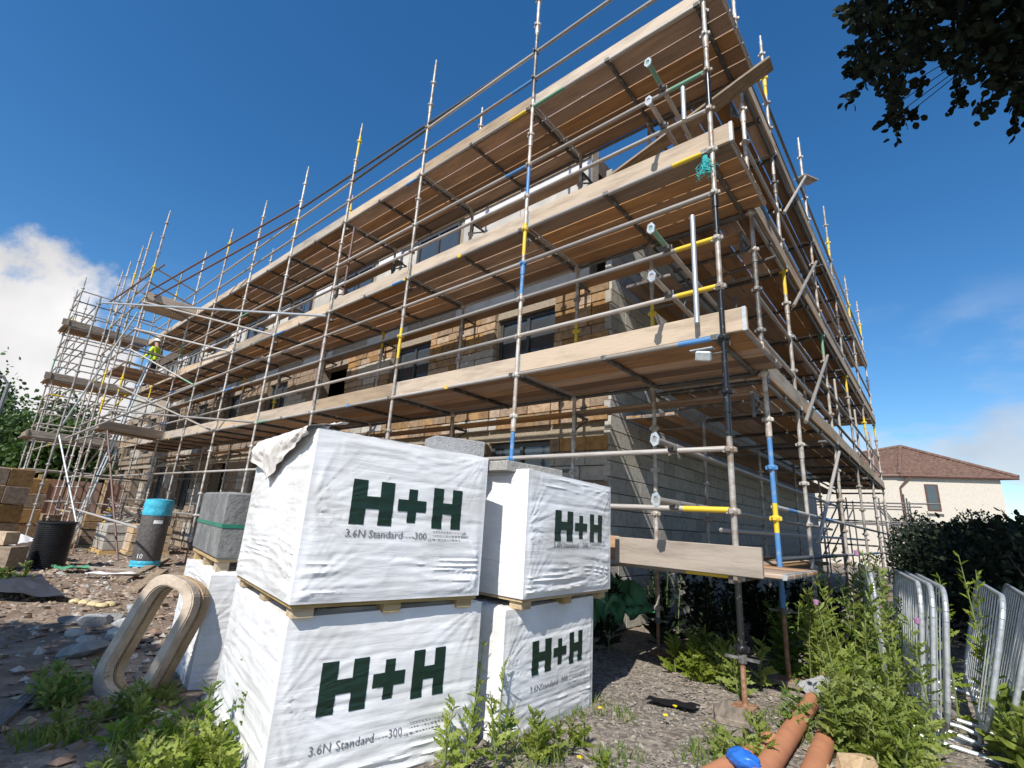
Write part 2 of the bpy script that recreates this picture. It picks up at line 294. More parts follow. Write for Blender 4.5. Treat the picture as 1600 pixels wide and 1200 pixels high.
def groundmat():
    m = bpy.data.materials.new('site_ground'); m.use_nodes = True; n = m.node_tree; b = n.nodes['Principled BSDF']; b.inputs['Roughness'].default_value = .95; b.inputs['Specular IOR Level'].default_value = .15
    pos = n.nodes.new('ShaderNodeNewGeometry').outputs['Position']
    def noise(s, d=7, r=.6):
        z = n.nodes.new('ShaderNodeTexNoise'); z.inputs['Scale'].default_value = s; z.inputs['Detail'].default_value = d; z.inputs['Roughness'].default_value = r; n.links.new(pos, z.inputs['Vector']); return z.outputs['Fac']
    def ramp(f, stops):
        c = n.nodes.new('ShaderNodeValToRGB'); n.links.new(f, c.inputs[0]); e = c.color_ramp.elements
        e[0].position, e[0].color = stops[0][0], (*stops[0][1], 1); e[1].position, e[1].color = stops[-1][0], (*stops[-1][1], 1)
        for p_, c_ in stops[1:-1]: q = e.new(p_); q.color = (*c_, 1)
        return c.outputs[0]
    vor = n.nodes.new('ShaderNodeTexVoronoi'); vor.inputs['Scale'].default_value = 34; n.links.new(pos, vor.inputs['Vector'])
    sepc = n.nodes.new('ShaderNodeSeparateColor'); n.links.new(vor.outputs['Color'], sepc.inputs[0])
    grav = ramp(sepc.outputs[0], [(0, (.12, .105, .09)), (.5, (.22, .19, .16)), (1, (.34, .3, .25))])
    soil = ramp(noise(3.5, 10, .7), [(.3, (.13, .092, .066)), (.5, (.23, .175, .13)), (.7, (.36, .29, .225))])
    sp = n.nodes.new('ShaderNodeSeparateXYZ'); n.links.new(pos, sp.inputs[0])
    ma = n.nodes.new('ShaderNodeMath'); ma.operation = 'MULTIPLY_ADD'; ma.inputs[1].default_value = 1.6; n.links.new(noise(1.2), ma.inputs[0]); n.links.new(sp.outputs['X'], ma.inputs[2])
    mr = n.nodes.new('ShaderNodeMapRange'); mr.inputs['From Min'].default_value = -2.6; mr.inputs['From Max'].default_value = -.6; n.links.new(ma.outputs[0], mr.inputs['Value'])
    mixn = n.nodes.new('ShaderNodeMix'); mixn.data_type = 'RGBA'; n.links.new(mr.outputs[0], mixn.inputs['Factor']); n.links.new(soil, mixn.inputs['A']); n.links.new(grav, mixn.inputs['B'])
    # far away: grass
    ln = n.nodes.new('ShaderNodeVectorMath'); ln.operation = 'LENGTH'; n.links.new(pos, ln.inputs[0])
    m2 = n.nodes.new('ShaderNodeMapRange'); m2.inputs['From Min'].default_value = 34; m2.inputs['From Max'].default_value = 44; n.links.new(ln.outputs['Value'], m2.inputs['Value'])
    mix2 = n.nodes.new('ShaderNodeMix'); mix2.data_type = 'RGBA'; n.links.new(m2.outputs[0], mix2.inputs['Factor']); n.links.new(mixn.outputs['Result'], mix2.inputs['A']); mix2.inputs['B'].default_value = (.07, .1, .035, 1)
    n.links.new(mix2.outputs['Result'], b.inputs['Base Color'])
    bp = n.nodes.new('ShaderNodeBump'); bp.inputs['Strength'].default_value = .35; bp.inputs['Distance'].default_value = .015; n.links.new(vor.outputs['Distance'], bp.inputs['Height'])
    b2 = n.nodes.new('ShaderNodeBump'); b2.inputs['Strength'].default_value = .6; b2.inputs['Distance'].default_value = .03; n.links.new(noise(18, 8, .7), b2.inputs['Height']); n.links.new(bp.outputs[0], b2.inputs['Normal']); n.links.new(b2.outputs[0], b.inputs['Normal'])
    return m
GROUND = groundmat()
gme = bpy.data.meshes.new('ground'); gme.from_pydata(V.tolist(), [], np.stack([a, a+nyg, a+nyg+1, a+1], 1).tolist()); gme.materials.append(GROUND); gme.polygons.foreach_set('use_smooth', np.ones(len(gme.polygons), dtype=bool))
thing('ground', None, None, kind='structure', me=gme)

# ---------------------------------------------------------------- building under construction
WY, WX, HTOP = 1.74, -2.12, 6.95            # front wall plane (faces -Y), side wall plane (faces +X)
bld = thing('building', 'half built three storey block of buff stone and concrete blockwork behind the scaffold', 'building', (-2.2, 1.8, 0))
XL = -30.0; YB = 16.5
OPEN = [(-3.78-3.08*k, 1.3) for k in range(9)]
# inner leaf: real openings at ground and first storey
mb = MB()
def wall_x(x0, x1, z0, z1, y0=WY+.06, y1=WY+.3): mb.box(((x0+x1)/2, (y0+y1)/2, (z0+z1)/2), (abs(x1-x0), y1-y0, z1-z0))
ZS = [(-.3, .95, 2.52), (2.72, 3.15, 4.77)]
edges = [WX]+[e for c, w in OPEN for e in (c+w/2, c-w/2)]+[XL]
for (zb, zs, zt) in ZS:
    ztop = zb+ (3.02 if zb < 0 else 2.35)
    for k in range(0, len(edges)-1, 2): wall_x(edges[k+1], edges[k], zb, ztop)
    for c, w in OPEN:
        wall_x(c-w/2, c+w/2, zb, zs); wall_x(c-w/2, c+w/2, zt, ztop)
front = part('front_wall', mb.mesh('front_wall', MORTAR), bld)
mb = MB(); mb.box((WX-.14, (WY+.3+YB)/2, (HTOP-.3)/2), (.2, YB-WY-.3, HTOP+.3)); side = part('side_wall', mb.mesh('side_wall', MORTAR), bld)
mb = MB(); mb.box(((WX+XL)/2-.1, (WY+YB)/2+.5, HTOP+.14), (abs(XL-WX)-.6, YB-WY-1.4, .16)); part('roof', mb.mesh('roof', GREYPANEL), bld)
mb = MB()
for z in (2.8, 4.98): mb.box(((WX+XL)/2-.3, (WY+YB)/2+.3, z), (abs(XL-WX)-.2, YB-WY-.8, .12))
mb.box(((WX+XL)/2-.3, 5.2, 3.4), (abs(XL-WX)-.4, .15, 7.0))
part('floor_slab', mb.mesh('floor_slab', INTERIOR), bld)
# stone facing, course by course
rest = MB(); restb = MB(); nst = 0; smeshes = {}
def stone_mesh(l, h, bl=False):
    k = (round(l/.03), round(h/.03), bl)
    if k not in smeshes:
        b = MB(); ll, hh = k[0]*.03-.012, k[1]*.03-.010; b.box((0, 0, 0), (ll, .075, hh), 0, None, .009)
        for q in range(8, 16): pass
        smeshes[k] = b.mesh('stone', BLOCK if bl else STONE)
    return smeshes[k], k[0]*.03, k[1]*.03
for (zb, zs, zt) in ZS:
    z = max(zb, 0.02); ztop = zb+(3.0 if zb < 0 else 2.35)
    while z < ztop-.05:
        h = R.choice((.21, .21, .15)); 
        if z+h > ztop: break
        for k in range(0, len(edges)-1):
            x1, x0 = edges[k], edges[k+1]
            if k % 2 == 1 and not (z+h <= zs or z >= zt-.02): continue
            x = x1
            while x > x0+.06:
                l = min(R.choice((.24, .3, .36, .45, .54)), x-x0); l = max(.06, round(l/.03)*.03)
                if x-l < x0+.1: l = max(.06, math.floor((x-x0)/.03)*.03)
                dy = R.uniform(-.014, .014); bl = (math.sin(x*1.7+zb)+.5*math.sin(z*5+x) > .75) and z < zt-.25
                if x > -9.6 and nst < 300 and (z > 3.3 or z > 1.6):
                    m_, ll, hh = stone_mesh(l, h, bl); part('stone', m_, front, T(x-l/2, WY+.022+dy, z+h/2)); nst += 1
                else: (restb if bl else rest).box((x-l/2, WY+.022+dy, z+h/2), (l-.012, .075, h-.01))
                x -= l
                if l <= 0: break
        z += h
part('stone_courses', rest.mesh('stone_courses', STONE), front, kind='stuff'); part('block_courses', restb.mesh('block_courses', BLOCK), front, kind='stuff')
# top storey cladding: grey panels, white membrane band, window ribbons
clad = MB(); clad.box(((WX+XL)/2-.2, WY+.2, 6.4), (abs(XL-WX)-.4, .2, 2.66)); cl = part('top_storey_wall', clad.mesh('top_storey_wall', MORTAR), bld)
wins2 = [(-6.75, 1.5), (-9.9, 1.5), (-13.0, 1.5), (-16.1, 1.5), (-19.2, 1.5), (-22.0, 1.2), (-25, 1.3)]
x = WX-.4
while x > XL+.3:
    x2 = max(XL, x-1.55); w = x-x2
    if not any(abs((x+x2)/2-c) < (w+ww)/2*.72 for c, ww in wins2):
        for z0, hh in ((5.08, .7), (5.79, .7), (6.5, .7)):
            part('panel', boxmesh((w-.012, .03, hh-.012), GREYPANEL), cl, T((x+x2)/2, WY+.083, z0+hh/2))
        mb = MB(); mb.box(((x+x2)/2, WY+.086, 7.29), (w-.004, .02, .16)); part('membrane_strip', mb.mesh('membrane_strip', WHITEMEM), cl)
        mb = MB(); mb.box(((x+x2)/2, WY+.07, 7.39), (w-.02, .05, .035)); part('timber_batten', mb.mesh('timber_batten', TIMBER), cl)
    x = x2
mb = MB(); mb.box(((WX+XL)/2-.3, WY+.75, 7.62), (abs(XL-WX)-.5, 1.5, .36)); part('eaves', mb.mesh('eaves', mat('dark_eaves', (.1, .07, .05), .85, bump=.2, coords='World')), bld)
def window(parent, c, w, z0, z1, y, mull=2, glassfrom=None):
    b = MB(); fw = .06
    b.box((c, y, z0+fw/2), (w, .07, fw)); b.box((c, y, z1-fw/2), (w, .07, fw)); b.box((c-w/2+fw/2, y, (z0+z1)/2), (fw, .07, z1-z0-2*fw)); b.box((c+w/2-fw/2, y, (z0+z1)/2), (fw, .07, z1-z0-2*fw))
    for k in range(1, mull): b.box((c-w/2+w*k/mull, y, (z0+z1)/2), (fw, .068, z1-z0-2*fw))
    wo = part('window', b.mesh('window', FRAME), parent)
    for k in range(mull):
        xa = c-w/2+w*k/mull+fw*.7; xb = c-w/2+w*(k+1)/mull-fw*.7
        p_ = MB(); p_.box(((xa+xb)/2, y+.005, (z0+z1)/2), (xb-xa, .012, z1-z0-2*fw)); part('pane', p_.mesh('pane', GLASS), wo)
for c, w in wins2: window(cl, c, w+.5, 5.95, 7.36, WY+.09, 3)
for k, (c, w) in enumerate(OPEN):
    for zi, (zb, zs, zt) in enumerate(ZS):
        if (zi == 0 and k % 3 == 1) or (zi == 1 and k % 4 == 2): continue
        window(front, c, w-.02, zs+.02 if zi == 0 else zs+.55, zt-.02, WY+.17, 2)
        if zi == 1:
            b = MB(); b.box((c, WY+.17, zs+.28), (w-.02, .05, .5)); part('dark_void_panel', b.mesh('dark_void_panel', INTERIOR), front)  # dark sheet painted in for the unlit void below each first-floor window
# loose buff and grey blocks stacked on the first lift deck by the openings
# side wall blockwork: 300 nearest blocks as pieces, the rest joined
rest = MB(); cnt = 0; bm_ = boxmesh((.1, .43, .205), BLOCK, .005); cand = []
for row in range(int(HTOP/.215)):
    y = WY+.0-(.22 if row % 2 else 0)
    while y < YB:
        y0 = max(y, WY-.02); y1 = min(y+.44, YB)
        if y1-y0 > .1: cand.append((row, y0, y1))
        y += .44
cand.sort(key=lambda t: t[1]+abs(t[0]*.215-3)*.5)
for row, y0, y1 in cand:
    c = (WX-.012+R.uniform(-.004, .004), (y0+y1)/2, row*.215+.1075)
    if cnt < 300:
        m_ = bm_ if y1-y0 > .43 else boxmesh((.1, round(y1-y0-.01, 2), .205), BLOCK, .005)
        part('block', m_, side, T(*c)); cnt += 1
    else: rest.box(c, (.1, y1-y0-.01, .205))
part('blockwork', rest.mesh('blockwork', BLOCK), side, kind='stuff')

# ---------------------------------------------------------------- scaffold components
TR = .0242
def unit_tube(name, mats, segs):
    """tube along X from 0..1 (scaled), segs = [(x0,x1,mat index)]"""
    b = MB()
    for x0, x1, i in segs: b.tube((x0, 0, 0), (x1, 0, 0), 1, 12, i, caps=True)
    return smooth_angle(b.mesh(name, mats))
TUBES = {'plain': unit_tube('tube_plain', [STEEL], [(0, 1, 0)]), 'dark': unit_tube('tube_dark', [STEELD], [(0, 1, 0)]), 'red': unit_tube('tube_red', [RED], [(0, 1, 0)]), 'galv': unit_tube('tube_galv', [GALV], [(0, 1, 0)])}
for k, m_ in (('y', YEL), ('b', BLU), ('g', GRN)):
    TUBES[k+'0'] = unit_tube('tube_'+k, [STEEL, m_], [(0, .16, 1), (.16, 1, 0)]); TUBES[k+'1'] = unit_tube('tube_'+k, [STEEL, m_], [(0, .78, 0), (.78, 1, 1)])
    TUBES[k+'2'] = unit_tube('tube_'+k, [STEEL, m_], [(0, .35, 0), (.35, .62, 1), (.62, 1, 0)])
def pick(): return R.choice(['plain']*12+['dark', 'y0', 'y1', 'b0', 'b1', 'g1', 'plain', 'plain', 'plain'])
def tube_part(name, parent, a, b, kind=None, r=TR):
    a = Vector(tuple(map(float, a))); b = Vector(tuple(map(float, b))); L = (b-a).length
    M_ = frame(a, b-a) @ Matrix.Diagonal((L, r, r, 1))
    return part(name, TUBES[kind or pick()], parent, M_)
# a coupler clamped where two tubes cross
cb = MB(); cb.box((0, 0, 0), (.07, .075, .06), 0, None, .012); cb.tube((.0, -.055, .0), (.0, .055, 0), .014, 6); cb.tube((.03, .03, -.05), (.03, .03, .05), .009, 6); COUPLER = cb.mesh('coupler', STEELD)
# standards: tube with pressings every 495 mm, painted lengths
def standard_mesh(z0, z1, bands, phase=.97):
    """bands: list of (z,mat) sorted; material from z upward"""
    b = MB(); mats = [STEEL, STEELD, YEL, BLU, GRN, BLACKPT]
    cuts = [z0]+[q for q, _ in bands if z0 < q < z1]+[z1]
    def mi(z):
        k = 0
        for q, i in bands:
            if z >= q-1e-4: k = i
        return k
    for c0, c1 in zip(cuts[:-1], cuts[1:]): b.tube((0, 0, c0), (0, 0, c1), TR, 14, mi(c0), caps=True)
    n = math.ceil((z0+.05-phase)/.495); z = phase+n*.495
    while z < z1-.05:
        i = mi(z)
        b.lathe([(TR, z-.045), (.034, z-.035), (.044, z-.012), (.044, z+.004), (.036, z+.016), (TR, z+.02)], 12, i)
        for t in range(4):
            c, s_ = math.cos(t*math.pi/2), math.sin(t*math.pi/2); b.box((c*.04, s_*.04, z-.012), (.03, .03, .042), i, None, .006)
        z += .495
    for z in (2.35, 4.35, 6.3, 8.3):   # spigot sleeves
        if z0 < z < z1: b.lathe([(TR, z-.09), (.031, z-.085), (.031, z+.085), (TR, z+.09)], 12, mi(z))
    if z1 > 8: b.tube((0, 0, z1), (0, 0, z1+.12), .017, 8, 0)
    return smooth_angle(b.mesh('standard', mats))
VAR = []
for q in range(7):
    bands = [(0, 0)]; z = .6
    while z < 9:
        L = R.choice((.99, 1.485, 1.98)); i = R.choice((0, 0, 0, 0, 0, 1, 2, 3, 4)); bands.append((z, i)); bands.append((z+min(L, .5), 0)); z += L
    VAR.append(bands)
_sc = {}
def standard(parent, x, y, z0, z1, v=None, bands=None, nm='standard'):
    z0 = round(z0, 2); z1 = round(z1, 2); v = R.randrange(7) if v is None else v; k = (z0, z1, v if bands is None else str(bands))
    if k not in _sc: _sc[k] = standard_mesh(z0, z1, bands or VAR[v])
    return part(nm, _sc[k], parent, T(x, y, 0))
jb = MB(); jb.box((0, 0, .004), (.15, .15, .008)); jb.tube((0, 0, .008), (0, 0, 1), .019, 10); JACKM = jb.mesh('base_jack', RUST)
jn = MB(); jn.tube((0, 0, -.03), (0, 0, .03), .032, 10); jn.box((.06, 0, 0), (.12, .03, .018)); jn.box((-.06, 0, 0), (.12, .03, .018)); JNUT = jn.mesh('jack_nut', STEELD)
def jack(parent, x, y, zg, ztop):
    b = MB(); b.box((0, 0, .004), (.15, .15, .008)); b.tube((0, 0, .008), (0, 0, ztop-zg), .019, 10); o = part('base_jack', b.mesh('base_jack', RUST), parent, T(x, y, zg))
    part('jack_nut', JNUT, o, T(x, y, ztop-.02))
def sole(x, y, label, rot=.2, two=True, grp=None):
    b = MB(); b.box((0, 0, .03), (.5, .225, .04), 0, None, .004)
    o = thing('sole_board', label, 'board', (x, y, g(x, y)+.022), grp, me=b.mesh('sole_board', TIMBER)); o.rotation_euler.z = rot
    return g(x, y)+.072
def boards(parent, p0, p1, n, width_dir, zb, sunk=0, m=BOARD, jitter=.006):
    """n deck boards laid from p0 to p1 (points on the first board's outer edge), stepping along width_dir"""
    p0 = Vector(p0); p1 = Vector(p1); d = (p1-p0); L = d.length; w = Vector(width_dir)
    for k in range(n):
        c = (p0+p1)/2+w*(.1125+k*.239); c.z = zb+.019+R.uniform(-.001, .004)
        mm = banded(round(L-R.choice((.006, .01, .014)), 3), .222, .038, m, .009)
        Mx = frame(c, d) @ Matrix.Rotation(R.uniform(-.003, .003), 4, 'Z')
        part('deck_board', mm, parent, Mx)
L0, L1, L2, L3 = .97, 2.95, 4.93, 6.88
TOPZ = 9.25
# transoms with painted hook ends
def transom_mesh(L, i):
    b = MB(); b.tube((0, 0, 0), (0, L, 0), TR, 10, 0); b.box((0, -.012, .0), (.06, .03, .055), i, None, .004); b.box((0, L+.012, 0), (.05, .03, .05), 0)
    return smooth_angle(b.mesh('transom', [STEELD, YEL, BLU]))
TRAN = [transom_mesh(1.25, i) for i in (0, 1, 2)]

# ---------------------------------------------------------------- front scaffold
fs = thing('front_scaffold', 'long four lift tube scaffold with timber decks along the stone front of the building', 'scaffold', (-10, .6, g(-10, .6)))
XN = [0, -2.37, -4.79, -7.19, -9.54, -11.86, -14.2, -16.4, -18.8, -21.2]
BAND0 = [(0, 5), (.95, 0), (2.06, 5), (3.4, 0), (3.95, 5), (4.43, 0), (5.47, 5), (5.9, 0)]
B1 = [(0, 0), (1.2, 3), (2.3, 0), (3.3, 0), (4.0, 3), (4.45, 0), (4.55, 2), (5.0, 0), (5.45, 3), (5.9, 0), (7.0, 1), (8.2, 0)]
for i, x in enumerate(XN):
    for y in (0, 1.25):
        zg = g(x, y)
        zs = zg+.045
        if not (i == 0): 
            ztop = TOPZ if (y == 0 or i % 2 == 0) else 8.1
            standard(fs, x, y, .35 if y == 0 else .3, ztop+R.uniform(-.05, .1), None, B1 if (i == 1 and y == 0) else None)
            jack(fs, x, y, zg, .36)
        elif y == 0:
            zz = sole(x-.04, -.17, 'lower timber offcut of the pair under the black corner standard', 1.95)+.04
            standard(fs, x, y, .40, TOPZ, None, BAND0); jack(fs, x, y, zz, .42)
        else:
            zz = sole(x+.03, y, 'timber sole board with a yellow edge behind the corner standard', -.1)
            standard(fs, x+.02, y, .62, TOPZ-.3, None, [(0, 3), (1.32, 2), (1.6, 3), (2.3, 0), (3.3, 1), (4.4, 0)]); jack(fs, x+.02, y, zz, .64)
b = MB(); b.box((0, 0, .03), (.44, .21, .04), 0, None, .004); o = thing('sole_board', 'upper timber offcut carrying the foot of the black corner standard', 'board', (-.03, -.15, g(-.04, -.17)+.063), me=b.mesh('sole_board', TIMBER)); o.rotation_euler.z = 1.8
for i in range(len(XN)-1):
    xa, xb = XN[i], XN[i+1]
    for z, row in [(L1, 0), (L2, 0), (L3, 0), (L1, 1.25), (L2, 1.25), (L3, 1.25)]:
        kd = None
        if row == 0 and z == L1 and i == 0: kd = 'b0'
        if row == 0 and z == L2 and i == 0: kd = 'y0'
        tube_part('ledger', fs, (xa-.03, row, z), (xb+.03, row, z), kd if row == 0 else R.choice(('dark', 'plain')))
    rails = [L1+.495, L1+.99, L1+1.485, L2+.495, L2+.99, L3+.495, L3+.99]
    for z in rails:
        kd = None
        if i == 0: kd = {0: 'y0', 1: 'y0', 3: 'plain', 4: 'g0'}.get(rails.index(z), 'plain')
        tube_part('guard_rail', fs, (xa-.03, 0, z), (xb+.03, 0, z), kd)
    if i > 0 or True:
        for z in (([L0+.99] if i < 2 else [L0, L0+.99])): tube_part('guard_rail', fs, (xa-.03, 0, z), (xb+.03, 0, z), 'plain')
    if i % 2 == 1: tube_part('ledger', fs, (xa-.03, 1.25, L1-.99), (xb+.03, 1.25, L1-.99), 'dark')
    for lv, z in enumerate((L1, L2, L3)):
        for fx in (0.03, .5):
            xx = xa+(xb-xa)*fx
            part('transom', TRAN[R.choice((0, 1, 2)) if (fx == .5 and lv == 0) else (1 if (lv == 1 and R.random() < .2) else 0)], fs, T(xx, -.0, z))
        ex = .2 if i == 0 else 0
        boards(fs, (xa+ex, .07, 0), (xb, .07, 0), 5, (0, 1, 0), z+.027)
        if lv < 2 or i % 2: boards(fs, (xa+(.0 if i else -.1), 1.285, 0), (xb, 1.285, 0), 1, (0, 1, 0), z-.215)
        tb = banded(round(abs(xb-xa)+ex-.006, 3), .038, .222, TOE, .006)
        part('toe_board', tb, fs, T((xa+ex+xb)/2, .045+R.uniform(-.006, .006), z+.03+.111+R.uniform(-.014, .014)) @ Matrix.Rotation(R.uniform(-.005, .005), 4, 'Y'))
# hop-up brackets carrying the inside boards (each bracket by an inner standard)
hb = MB(); hb.tube((0, 0, 0), (0, .32, 0), .02, 8); hb.tube((0, .02, -.2), (0, .3, -.02), .014, 8); hb.tube((0, .02, -.22), (0, .02, .04), .02, 8); HOP = hb.mesh('hop_up_bracket', STEELD)
for i, x in enumerate(XN):
    for z in (L1, L2, L3): part('hop_up_bracket', HOP, fs, T(x+(-.12 if i == 0 else 0), 1.27, z-.236))
# bottom bay by the corner: low working deck
tube_part('ledger', fs, (-.02, 0, L0), (XN[1], 0, L0), 'y0'); tube_part('guard_rail', fs, (-.03, 0, L0+.495), (XN[1], 0, L0+.495), 'y0')
boards(fs, (.34, .07, 0), (-1.06, .07, 0), 5, (0, 1, 0), L0+.0); boards(fs, (-1.07, .07, 0), (XN[1], .07, 0), 5, (0, 1, 0), L0+.0)
part('toe_board', boxmesh((1.22, .038, .222), TOE, .005), fs, T(-.41, -.045, L0+.115)); part('toe_board', boxmesh((1.3, .038, .222), BOARD, .005), fs, T(-1.68, .03, L0+.12))
for xx in (-.03, -1.2, -2.3): part('transom', TRAN[0], fs, T(xx, 0, L0-.03))
# loose uprights clamped to the rails near the corner, and return tubes that poke out past them
for (xx, za, zb) in ((-.2, 3.1, 4.22), (-.24, 5.38, 5.8)): tube_part('puncheon', fs, (xx, -.06, za), (xx, -.06, zb), 'galv')
tube_part('puncheon', fs, (-7.35, .06, 3.0), (-7.35, .06, 4.55), 'red'); tube_part('puncheon', fs, (-6.9, .06, 5.1), (-6.9, .06, 6.7), 'red')
def endplate_tube(parent, a, b):
    o = tube_part('return_tube', parent, a, b, R.choice(('plain', 'g0', 'plain')))
    m_ = MB(); P = []
    n = 6; ro, ri = .05, .024
    for y in (-.008, .008):
        for r_ in (ro, ri):
            for k in range(n): t = 2*math.pi*k/n+.26; P.append((r_*math.cos(t)*.85, y, r_*math.sin(t)*1.25))
    Fs = []
    for k in range(n):
        k2 = (k+1) % n; Fs += [(k, k2, n+k2, n+k), (2*n+k2, 2*n+k, 3*n+k, 3*n+k2), (k2, k, 2*n+k, 2*n+k2), (n+k, n+k2, 3*n+k2, 3*n+k)]
    m_.add(P, Fs); pm = m_.mesh('end_plate', GALV); part('end_plate', pm, parent, T(*a))
    return o
for zz in (L2+1.06, L2+.56, L1+1.05, L1+.55, L0+1.03, L0+.54):
    y1 = {0: 1.4, 1: 1.6, 2: 1.5, 3: 1.8, 4: 8.2, 5: 7.2}[(L2+1.06, L2+.56, L1+1.05, L1+.55, L0+1.03, L0+.54).index(zz)]
    o = endplate_tube(fs, (-.47, -.4, zz), (-.47+(-.05 if y1 < 3 else .1), y1, zz+(-.02)))
    part('coupler', COUPLER, fs, T(-.47, -.03, zz-.03))
# couplers on standards of the near bays
for i, x in enumerate(XN[:6]):
    for z in (L1+.05, L2-.1, L3-.06): part('coupler', COUPLER, fs, T(x+.0, .05, z-.06) @ Matrix.Rotation(R.uniform(0, 3), 4, 'Z'))
# sloping plank wedged between the upper lifts
part('loose_plank', boxmesh((2.3, .2, .036), TIMBER), fs, frame((-.62, .72, 6.02), (1.5, .05, .52)))
tube_part('tie_tube', fs, (XN[4], 0, 8.35), (-16.1, -1.35, 7.15), 'red'); tube_part('tie_tube', fs, (XN[4], 0, 7.95), (-15.9, -1.2, 7.0), 'red')
tube_part('guard_rail', fs, (XN[1], 0, L3+.99), (XN[4], 0, L3+1.3), 'dark')

# ---------------------------------------------------------------- side scaffold
ss = thing('side_scaffold', 'tube scaffold with dark timber decks and diagonal braces along the grey blockwork side wall', 'scaffold', (-.6, 8, g(-.6, 8)))
YN = [1.25, 2.92, 5.83, 8.78, 11.84, 14.9]
for j, y in enumerate(YN):
    for x in (0, -1.22):
        if j == 0 and x == 0: continue
        top = TOPZ+R.uniform(-.6, .25) if x == 0 else 8.0
        standard(ss, x, y, .35, top); jack(ss, x, y, g(x, y), .36)
for j in range(len(YN)-1):
    ya, yb = YN[j], YN[j+1]
    for z in (L1-.08, L2, L3):
        for x in (0, -1.22): tube_part('ledger', ss, (x, ya+.03, z), (x, yb-.03, z), R.choice(('plain', 'dark')))
        for f in (0.03, .5):
            part('transom', TRAN[0], ss, T(.02, ya+(yb-ya)*f, z) @ Matrix.Rotation(math.pi/2, 4, 'Z'))
        boards(ss, (.06, ya, 0), (.06, yb, 0), 5, (-1, 0, 0), z+.027)
        boards(ss, (-1.28, max(ya, 2.0), 0), (-1.28, yb, 0), 3, (-1, 0, 0), z-.1)
        part('toe_board', boxmesh((round(yb-ya, 3), .038, .222), TOE, .005), ss, frame((.035, (ya+yb)/2, z+.14), (0, 1, 0)))
    for z in (L1+.42, L1+.93, L2+.495, L2+.99, L3+.495, L3+.99, L0+.1, L0+.6):
        tube_part('guard_rail', ss, (.0, ya+.03, z), (.0, yb-.03, z), R.choice(('plain', 'plain', 'dark', 'b2')))
    for z in (L1+.5, L2+.5): tube_part('guard_rail', ss, (-1.22, ya+.03, z), (-1.22, yb-.03, z), 'dark')
boards(ss, (-.02, 1.3, 0), (-.02, 4.2, 0), 4, (-1, 0, 0), L0-.02)
for (za, zb) in ((1.25, 2.75), (2.75, 4.5), (4.4, 6.4), (5.9, 8.35)): tube_part('diagonal_brace', ss, (.07, 3.0, za), (.07, 5.75, zb), R.choice(('plain', 'galv')))
part('loose_plank', boxmesh((.55, .22, .036), TIMBER), ss, frame((.05, 5.9, 8.36), (.3, 1, .25)))
for j, y in enumerate((7.2, 10.2, 13.4)): tube_part('puncheon', ss, (-.04, y, L1), (-.04, y, L1+1.5), R.choice(('y0', 'plain', 'b0')))
tube_part('puncheon', ss, (-.45, 2.1, 3.0), (-.45, 2.1, 4.3), 'dark')
for j, y in enumerate((2.0, 4.3, 6.4, 7.4, 9.6, 10.9, 12.7, 13.8)):
    tube_part('puncheon', ss, (-.62 if j % 2 else -1.1, y, (L1, L2, L0)[j % 3]), (-.62 if j % 2 else -1.1, y+.05, (L1, L2, L0)[j % 3]+1.7), R.choice(('plain', 'dark', 'dark')))
    tube_part('tie_tube', ss, (.1, y, (L2, L1, L3)[j % 3]-.25), (-1.5, y+.3, (L2, L1, L3)[j % 3]-.25), 'dark')
for z in (L1+.7, L2+.75, L0+.35): tube_part('guard_rail', ss, (-.62, 1.6, z), (-.5, 14.6, z+.05), 'plain')
for j, y in enumerate(YN[1:]): tube_part('tie_tube', ss, (.05, y, L2+.3), (-2.0, y+.1, L2+.3), 'dark')
# lower scaffold frames far behind, below the house
for j, y in enumerate((16.6, 18.4, 20.2)):
    for z in (1.2, 2.0, 2.6): tube_part('guard_rail', ss, (-2.6, y, z), (1.3-.5*j, y, z), 'dark')
    for xx in (-2.4, -1.4, -.4, .4): tube_part('puncheon', ss, (xx, y, -.1), (xx, y, 2.9), 'dark')
    tube_part('diagonal_brace', ss, (-2.4, y, .6), (-1.4, y, 2.6), 'dark'); tube_part('diagonal_brace', ss, (.4, y, 1.2), (-.4, y, 2.6), 'dark')

# ---------------------------------------------------------------- loading bay tower and return scaffold at the far end
lt = thing('loading_bay_scaffold', 'narrow scaffold tower with raking tubes standing forward of the long front scaffold', 'scaffold', (-16.8, -.7, g(-16.8, -.7)))
for (x, y, tp) in ((-15.6, -1.38, 9.7), (-16.9, -1.45, 9.4), (-18.1, -1.4, 9.35), (-19.9, -1.35, 9.35), (-15.9, -2.3, 6.6)):
    standard(lt, x, y, .1, tp); jack(lt, x, y, g(x, y), .12)
for z in (L0-.2, L0+.79, L1, L1+.5, L1+.99, L2, L2+.5, L2+.99, L3, L3+.5, L3+.99):
    for xa, xb in ((-15.6, -16.9), (-16.9, -18.1), (-18.1, -19.9)): tube_part('ledger', lt, (xa, -1.4, z), (xb, -1.38, z), None)
    if z > 1.5: tube_part('transom', lt, (-15.6, -1.38, z), (-16.4, 0, z), None); tube_part('transom', lt, (-18.1, -1.4, z), (-18.3, 0, z), None)
boards(lt, (-15.75, -.05, 0), (-15.75, -1.3, 0), 5, (-1, 0, 0), L3+.03, m=TOE); boards(lt, (-16.0, -.05, 0), (-15.4, -1.65, 0), 4, (-1, 0, 0), L1+.03); boards(lt, (-16.6, -.05, 0), (-16.6, -1.4, 0), 8, (-1, 0, 0), L2+.03)
part('toe_board', boxmesh((1.35, .038, .222), TOE, .005), lt, frame((-15.72, -.7, L3+.14), (0, 1, 0))); part('toe_board', boxmesh((1.7, .038, .222), TOE, .005), lt, frame((-15.65, -.83, L1+.14), (-.35, 1, 0)))
